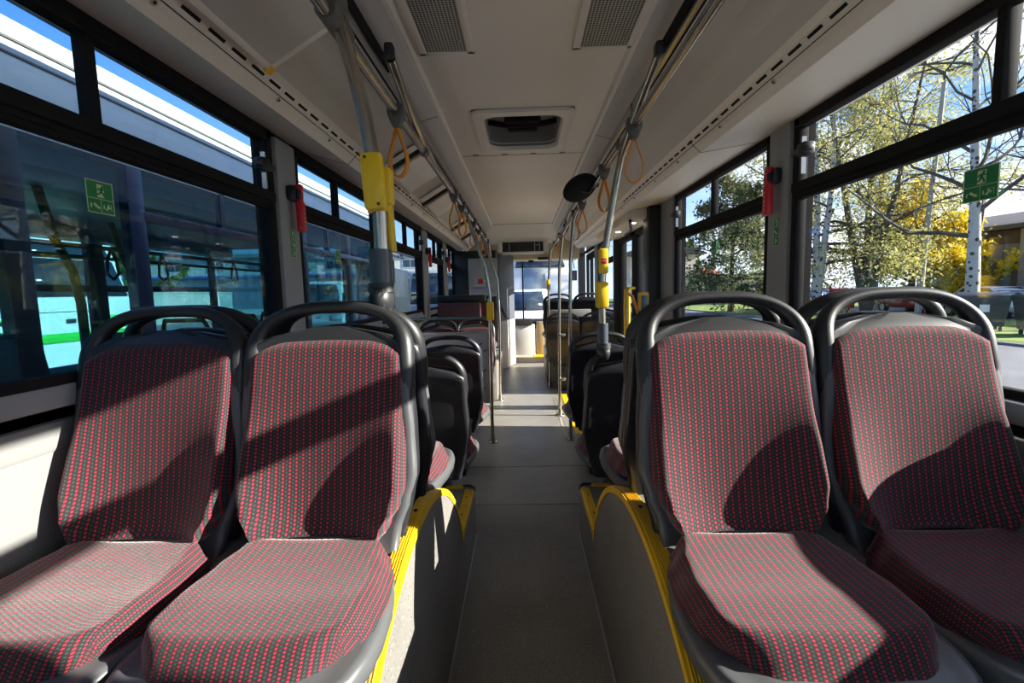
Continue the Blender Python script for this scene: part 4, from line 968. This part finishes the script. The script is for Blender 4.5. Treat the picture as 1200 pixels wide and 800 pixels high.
# ---- bins, post box
def container(label, loc, rz, mat, w=1.25, d=1.0, h=1.2):
    t = thing('rubbish_container', label, 'rubbish bin', loc, rz, None)
    m = MB(); m.loft([[Vector((sx*w/2*k, sy*d/2*k, z)) for sx, sy in ((-1, -1), (1, -1), (1, 1), (-1, 1))] for z, k in ((.18, .80), (.3, .82), (h-.15, 1.0), (h-.1, 1.04), (h-.06, 1.04))]); m.build('body', mat, t)
    m = MB(); m.prism([(-d/2*1.06, h-.06), (-d/2*1.06, h), (0, h+.12), (d/2*1.06, h+.02), (d/2*1.06, h-.06)], 'x', -w/2*1.05, w/2*1.05, .02); m.build('lid', mat, t)
    for sx in (-1, 1):
        for sy in (-1, 1):
            m = MB(); m.cyl((sx*w*.34-.03, sy*d*.34, .09), (sx*w*.34+.03, sy*d*.34, .09), .09, 14); m.build('wheel', TYRE, t)
    m = MB(); m.bx(-.12, .12, -d/2-.01, -d/2*.95, h*.55, h*.75); m.build('white_mark', WHITEM, t)
    return t
container('dark grey rubbish container on the lawn edge behind the hoop of the right window seat', (15.4, 16.5, GZ), -.6, BING)
container('black rubbish container at the right edge of the picture', (15.5, 14.55, GZ), -.5, BINB)
t = thing('red_post_box', 'red box on a post standing on the lawn between tree trunks', 'post box', (17.6, 27.0, GZ))
m = MB(); m.bx(-.55, .55, -.3, .3, .35, 1.45, .05); m.build('box', RED, t)
m = MB(); m.bx(-.4, -.3, -.1, .1, 0, .4); m.bx(.3, .4, -.1, .1, 0, .4); m.build('legs', BLACKP, t)
m = MB(); m.bx(-.25, .25, -.32, -.3, 1.0, 1.12); m.build('slot_plate', WHITEM, t)
# ---- street lamp
t = thing('street_lamp', 'tall concrete street lamp with two curved arms, leaning slightly, on the right lawn', 'street lamp', (19.6, 24.3, GZ))
m = MB(); m.tube([(0, 0, 0), (.05, -.1, 3), (.1, -.35, 7), (.15, -.55, 10.9)], [.15, .13, .11, .085], 12); m.build('post', CONC, t)
m = MB(); m.tube([(.15, -.55, 10.8), (.15, -.6, 11.3), (.15, -1.2, 11.75), (.15, -2.5, 12.2), (.15, -4.4, 12.7)], .045, 8); m.build('arm', BLACKP, t)
m = MB(); m.tube([(.15, -.55, 10.8), (.15, -.5, 11.3), (.15, 0, 11.7), (.15, .9, 11.9)], .045, 8); m.build('arm', BLACKP, t)
m = MB(); m.tube([(.15, -4.3, 12.68), (.15, -5.0, 12.78)], [.06, .11], 8); m.build('lamp_head', GREYP, t)
m = MB(); m.tube([(.15, .85, 11.9), (.15, 1.5, 11.95)], [.06, .11], 8); m.build('lamp_head', GREYP, t)
# ---- buildings
def windows_on(t, xs, zs, y, w, h, mat=WIN_D, frame=WHITEM):
    for x in xs:
        for z in zs:
            m = MB(); m.bx(x-w/2-.06, x+w/2+.06, y-.05, y+.02, z-h/2-.06, z+h/2+.06); f = m.build('window', frame, t)
            m = MB(); m.bx(x-w/2, x-.03, y-.06, y-.04, z-h/2, z+h/2); m.bx(x+.03, x+w/2, y-.06, y-.04, z-h/2, z+h/2); m.build('pane', mat, f)
t = thing('workshop_building', 'long brown boarded building with concrete piers behind the bins at the right', 'building', (28.5, 23.0, GZ), -PI/2+.12)
m = MB(); m.bx(-11, 9, 0, 8, 0, 4.6); m.build('wall', BROWN, t)
m = MB(); m.prism([(-.8, 4.5), (-.8, 4.75), (4, 5.9), (8.5, 4.8), (8.5, 4.5)], 'x', -11.5, 9.5); m.build('roof', ROOFD, t)
for x in (-9.5, -7, -4.5, -2, .5, 3, 5.5, 8):
    m = MB(); m.bx(x-.22, x+.22, -.3, 0, 0, 4.5, .03); m.build('pier', CONC, t)
windows_on(t, (-8.2, -5.7, -3.2, -.7, 1.8, 4.3, 6.8), (3.2,), 0, 1.7, 1.0, M('grey brown panes', (.20, .19, .18), .3), BROWN)
t = thing('low_building', 'long low cream building seen past the right doorway pillar', 'building', (20.5, 46, GZ), -.12)
m = MB(); m.bx(-8, 5, 0, 9, 0, 2.6); m.build('wall', CREAM, t)
m = MB(); m.bx(-8.3, 5.3, -.3, 9.3, 2.6, 2.85); m.build('roof', CONC, t)
windows_on(t, (-6.6, -5.2, -3.8, -2.4, -1.0, .4, 1.8, 3.2), (1.3,), 0, .8, 1.2)
t = thing('grey_house', 'grey house with dark overhanging roof beside the right pillar', 'house', (17.0, 60, GZ), 0)
m = MB(); m.bx(-4, 4.3, 0, 8, 0, 6.0); m.build('wall', CREAM, t)
m = MB(); m.prism([(-5.0, 5.7), (-5.0, 5.9), (0, 7.6), (5.4, 5.9), (5.4, 5.7)], 'y', -.8, 9); m.build('roof', ROOFD, t)
m = MB(); m.bx(1.0, 1.6, 2, 2.6, 6.2, 8.2); m.build('chimney', CONC, t)
windows_on(t, (-2.5, 0, 2.5), (2.0, 4.4), 0, 1.0, 1.3)
t = thing('red_roofed_house', 'small house with a red roof far off behind the low building', 'house', (29.5, 78, GZ), .3)
m = MB(); m.bx(-3, 3, 0, 6, 0, 3.0); m.build('wall', CREAM, t)
m = MB(); m.prism([(-.5, 2.9), (3.0, 5.0), (6.5, 2.9)], 'x', -3.4, 3.4); m.build('roof', ROOFR, t)
windows_on(t, (-1.8, 0, 1.8), (1.7,), 0, .9, 1.2)
t = thing('depot_building', 'cream depot building with white doors beyond the buses ahead on the left', 'building', (-15, 52, GZ), .12)
m = MB(); m.bx(-26, 9, 0, 10, 0, 6.0); m.build('wall', CREAM, t)
m = MB(); m.bx(-26.3, 9.3, -.3, 10.3, 6.0, 6.4); m.build('roof', CONC, t)
for x in (-22, -16, -10, -4, 2): m = MB(); m.bx(x, x+4.4, -.08, .05, 0, 3.8); m.build('roller_door', WHITE, t)
m = MB(); m.bx(-26, 9, -1.8, 0, 3.95, 4.15); m.build('canopy', BLUE, t)
windows_on(t, (-21, -17, -13, -9, -5, -1, 3), (5.1,), 0, 1.6, .8)
t = thing('garden_wall', 'long pale concrete wall behind the green and white buses', 'wall', (-27, 10, GZ), 0)
m = MB(); m.bx(-.2, .2, -22, 34, 0, 2.3); m.build('wall_slab', CONC, t)
m = MB(); m.bx(-.3, .3, -22, 34, 2.3, 2.42); m.build('coping', CONC, t)
# ---- trees
def leaves_mesh(name, pts, size, mat, parent, rnd):
    V = []; F = []
    for p in pts:
        a = Vector((rnd.gauss(0, 1), rnd.gauss(0, 1), rnd.gauss(0, 1))).normalized(); b = a.orthogonal().normalized(); c = a.cross(b)
        th = rnd.random()*6.28; u = b*math.cos(th)+c*math.sin(th); w = a.cross(u); s = size*(.6+.8*rnd.random()); i = len(V)
        V += [p+u*s, p+w*s*.55, p-u*s, p-w*s*.55]; F.append((i, i+1, i+2, i+3))
    me = bpy.data.meshes.new(name); me.from_pydata([tuple(v) for v in V], [], F); me.materials.append(mat)
    o = bpy.data.objects.new(name, me); COL.objects.link(o); o.parent = parent; return o
def tree(label, loc, h, r, seed, leafm=None, nl=3000, size=.11, spread=1.0, bark=BARK, lean=(0, 0), clear=.22, twist=.16, droop=0, nb=16, name='tree', group='trees along the right lawn', dens=2, lo=0.0, forks=None):
    rnd = random.Random(seed); t = thing(name, label, 'tree', loc, rnd.random()*0, group)
    m = MB(); tips = []
    def branch(p, d, L, rad, lev):
        k = 5 if lev < 2 else 4; pts = [p.copy()]; q = p.copy(); dd = d.copy()
        for i in range(k):
            dd = (dd+Vector((rnd.gauss(0, twist), rnd.gauss(0, twist), rnd.gauss(.05, twist)-droop*(lev > 0)*.35))).normalized(); q = q+dd*L/k; pts.append(q.copy())
        m.mat(1).tube(pts, [rad*(1-.75*i/k)+.004 for i in range(k+1)], 7 if lev == 0 else 4, caps=False)
        return pts, dd
    base = Vector((0, 0, 0)); top = Vector((lean[0], lean[1], 1)).normalized()
    stems = forks or [(0, 0)]
    for sx, sy in stems:
        pts = [base]; q = base.copy(); dd = (top+Vector((sx, sy, 0))).normalized()
        for i in range(8):
            dd = (dd+Vector((rnd.gauss(0, .03), rnd.gauss(0, .03), .06))).normalized(); q = q+dd*h/8; pts.append(q.copy())
        m.mat(0).tube(pts, [r*(1-.9*(i/8)**.9)+.01 for i in range(9)], 10, caps=False)
        for b in range(nb):
            f = clear+(1-clear)*((b+rnd.random())/nb); i = min(7, int(f*8)); p = pts[i].lerp(pts[i+1], f*8-i)
            az = b*2.4+rnd.random(); el = .35+.7*f*(1 if not droop else .5)
            d = Vector((math.cos(az)*math.cos(el), math.sin(az)*math.cos(el), math.sin(el)))
            L = h*spread*(.34*(1-f)**.6+.10); bp, bd = branch(p, d, L, r*.38*(1-f)+.018, 1)
            for c in range(dens*2+1):
                j = rnd.randint(1, 5); p2 = bp[j]; d2 = (bd+Vector((rnd.gauss(0, .6), rnd.gauss(0, .6), rnd.gauss(.1, .4)))).normalized()
                bp2, bd2 = branch(p2, d2, L*.5, .022, 2); tips.extend(bp2[1:])
                for e in range(dens):
                    d3 = (bd2+Vector((rnd.gauss(0, .6), rnd.gauss(0, .6), rnd.gauss(-droop, .4)))).normalized(); bp3, _ = branch(bp2[rnd.randint(1, 4)], d3, L*.28, .011, 3); tips.extend(bp3[1:])
    m.build('trunk', [bark, BARK], t, ang=80)
    if leafm:
        pts = []
        tips = [q for q in tips if q.z > lo*h]
        for _ in range(nl):
            q = rnd.choice(tips); pts.append(q+Vector((rnd.gauss(0, 1), rnd.gauss(0, 1), rnd.gauss(0, 1)))*h*.022+Vector((0, 0, -droop*rnd.random()*.8)))
        leaves_mesh('foliage', pts, size, leafm, t, rnd)
    return t
tree('bare white birch with black patches behind the right window seat', (16.6, 18.2, GZ), 13, .23, 11, LF_YG, 500, .07, .95, BIRCH, (.0, -.05), .20, .2, 0, 18)
tree('bare dark branched tree at the top right corner of the near window', (21.5, 18.0, GZ), 14, .28, 12, LF_YG, 300, .07, .9, BARK, (0, .05), .2, .22, 0, 18)
tree('low golden tree beside the lamp post', (22.6, 28.6, GZ), 6.4, .20, 13, LF_Y, 11000, .11, 1.0, BARK, (0, 0), .18, .2, .1, 16, lo=.15)
tree('golden bush tree at the left end of the brown building', (24.8, 28.6, GZ), 4.6, .16, 14, LF_Y, 8000, .11, 1.3, BARK, (0, 0), .15, .2, .1, 14, lo=.1)
tree('tall olive leaved birch left of the lamp post', (20.0, 28.0, GZ), 15, .26, 15, LF_YG, 13000, .075, .85, BIRCH, (-.03, .02), .15, .2, .3, 20)
tree('forked dark trunked tree in the middle of the near right window', (18.4, 26.2, GZ), 13, .24, 16, LF_YG, 14000, .075, .85, BARK, (0, 0), .15, .2, .3, 12, forks=[(-.12, .1), (.14, -.16), (.02, .22)])
tree('twin birch with hanging olive leaves next to the pillar', (16.2, 27.0, GZ), 13.5, .22, 17, LF_YG, 14000, .075, .8, BIRCH, (0, 0), .12, .18, .5, 12, forks=[(-.03, .06), (.06, -.08)])
tree('birch with hanging olive leaves seen left of the pillar', (15.6, 31.0, GZ), 13.0, .20, 18, LF_YG, 12000, .08, .75, BIRCH, (0, 0), .12, .18, .55, 16)
tree('dark green spruce like tree in the middle of the second right window', (13.9, 32.5, GZ), 8.6, .2, 19, LF_D, 13000, .10, .85, BARK, (0, 0), .06, .12, .35, 26, name='evergreen_tree')
tree('small bare tree far behind the low building', (22.5, 66, GZ), 7, .2, 20, LF_G, 1500, .2, 1, BARK, nb=10, dens=1)
tree('thin birch at the far right edge of the near window', (19.0, 15.6, GZ), 12.5, .16, 23, LF_YG, 350, .07, .7, BIRCH, (.02, .02), .2, .2, 0, 14)
for i, (x, y, s) in enumerate(((-29, 8, 1), (-29.5, 13, 1.1), (-29, 19, .9), (-29.5, 27, 1.2), (-29.5, 36, 1.1), (-29, 3, 1))):
    tree(['round green bush tree behind the pale wall, at the far left', 'green bush tree behind the pale wall, second from the left', 'green bush tree behind the pale wall, third from the left', 'green bush tree behind the pale wall, fourth from the left', 'green bush tree behind the pale wall, farthest away', 'green bush tree behind the pale wall, nearest the camera'][i], (x, y, GZ), 5.0*s, .2, 40+i, LF_G, 2200, .22, 1.3, BARK, nb=10, dens=1, group='bush trees behind the left wall', lo=.1)
t = thing('overhead_wires', 'thin overhead wires crossing the sky past the right windows', 'wires', (10, 40, 7.0))
m = MB(); m.tube([(-4, 18, -.6), (12, 10, -1.0), (30, 0, -1.2)], .02, 5); m.build('wire', BLACKP, t)

# ================================================================== LIGHT, SKY, CAMERA
az, el = math.radians(5.5), math.radians(22.4)
d = Vector((-math.cos(az)*math.cos(el), math.sin(az)*math.cos(el), -math.sin(el)))
sun = bpy.data.lights.new('sun', 'SUN'); sun.energy = 10.0; sun.angle = math.radians(.55); sun.color = (1, .93, .82)
so = bpy.data.objects.new('sun', sun); COL.objects.link(so); so.rotation_euler = d.to_track_quat('-Z', 'Y').to_euler(); so.location = (20, -6, 12)
w = bpy.data.worlds.new('sky'); scene.world = w; w.use_nodes = True; nt = w.node_tree; nt.nodes.clear()
out = N(nt, 'ShaderNodeOutputWorld'); bg = N(nt, 'ShaderNodeBackground'); lk(nt, bg.outputs[0], out.inputs[0])
tc = N(nt, 'ShaderNodeTexCoord'); sep = N(nt, 'ShaderNodeSeparateXYZ'); lk(nt, tc.outputs['Generated'], sep.inputs[0])
r = N(nt, 'ShaderNodeValToRGB'); e = r.color_ramp.elements; e[0].position = 0; e[0].color = (.62, .76, .92, 1); e[1].position = .75; e[1].color = (.03, .14, .50, 1)
q = e.new(.18); q.color = (.26, .48, .85, 1); q = e.new(.4); q.color = (.075, .25, .68, 1)
lk(nt, sep.outputs[2], r.inputs[0])
mp = N(nt, 'ShaderNodeMapping'); mp.inputs['Scale'].default_value = (1.4, 1.4, 3.4); lk(nt, tc.outputs['Generated'], mp.inputs[0])
nz = N(nt, 'ShaderNodeTexNoise'); nz.inputs['Scale'].default_value = 2.6; nz.inputs['Detail'].default_value = 8; nz.inputs['Roughness'].default_value = .58; lk(nt, mp.outputs[0], nz.inputs['Vector'])
cr = N(nt, 'ShaderNodeValToRGB'); cr.color_ramp.elements[0].position = .40; cr.color_ramp.elements[1].position = .60; lk(nt, nz.outputs['Fac'], cr.inputs[0])
# clouds sit in the eastern (sunny) half of the sky
mr = N(nt, 'ShaderNodeMapRange'); mr.inputs[1].default_value = .25; mr.inputs[2].default_value = .55; lk(nt, sep.outputs[0], mr.inputs[0])
mu = N(nt, 'ShaderNodeMath', operation='MULTIPLY'); lk(nt, cr.outputs[0], mu.inputs[0]); lk(nt, mr.outputs[0], mu.inputs[1])
mx = N(nt, 'ShaderNodeMix', data_type='RGBA'); lk(nt, mu.outputs[0], mx.inputs[0]); lk(nt, r.outputs[0], mx.inputs[6]); mx.inputs[7].default_value = (1.0, 1.0, 1.02, 1)
lk(nt, mx.outputs[2], bg.inputs[0]); bg.inputs[1].default_value = .95

H = 1.35; FPX = 563.0
VY = Vector((12, 58, FPX)).normalized(); D = Vector((145, -5500, FPX)).normalized(); Zc = -D; Zc = (Zc-VY*Zc.dot(VY)).normalized()
Xc = VY.cross(Zc); Xc = -Xc if Xc.x < 0 else Xc
right = Vector((Xc.x, VY.x, Zc.x)); up = Vector((Xc.y, VY.y, Zc.y)); fwd = Vector((Xc.z, VY.z, Zc.z))
cam = bpy.data.cameras.new('camera'); cam.sensor_width = 36; cam.lens = FPX/1200*36; cam.clip_start = .03; cam.clip_end = 500
co = bpy.data.objects.new('camera', cam); COL.objects.link(co)
co.matrix_world = Matrix(((right.x, up.x, -fwd.x, 0), (right.y, up.y, -fwd.y, 0), (right.z, up.z, -fwd.z, H), (0, 0, 0, 1)))
scene.camera = co
vs = scene.view_settings; vs.view_transform = 'Standard'; vs.look = 'None'; vs.gamma = 1; vs.use_curve_mapping = False; vs.exposure = 1.02
scene.cycles.max_bounces = 14; scene.cycles.diffuse_bounces = 7; scene.cycles.glossy_bounces = 4; scene.cycles.transparent_max_bounces = 32; scene.cycles.transmission_bounces = 8
scene.cycles.use_denoising = True
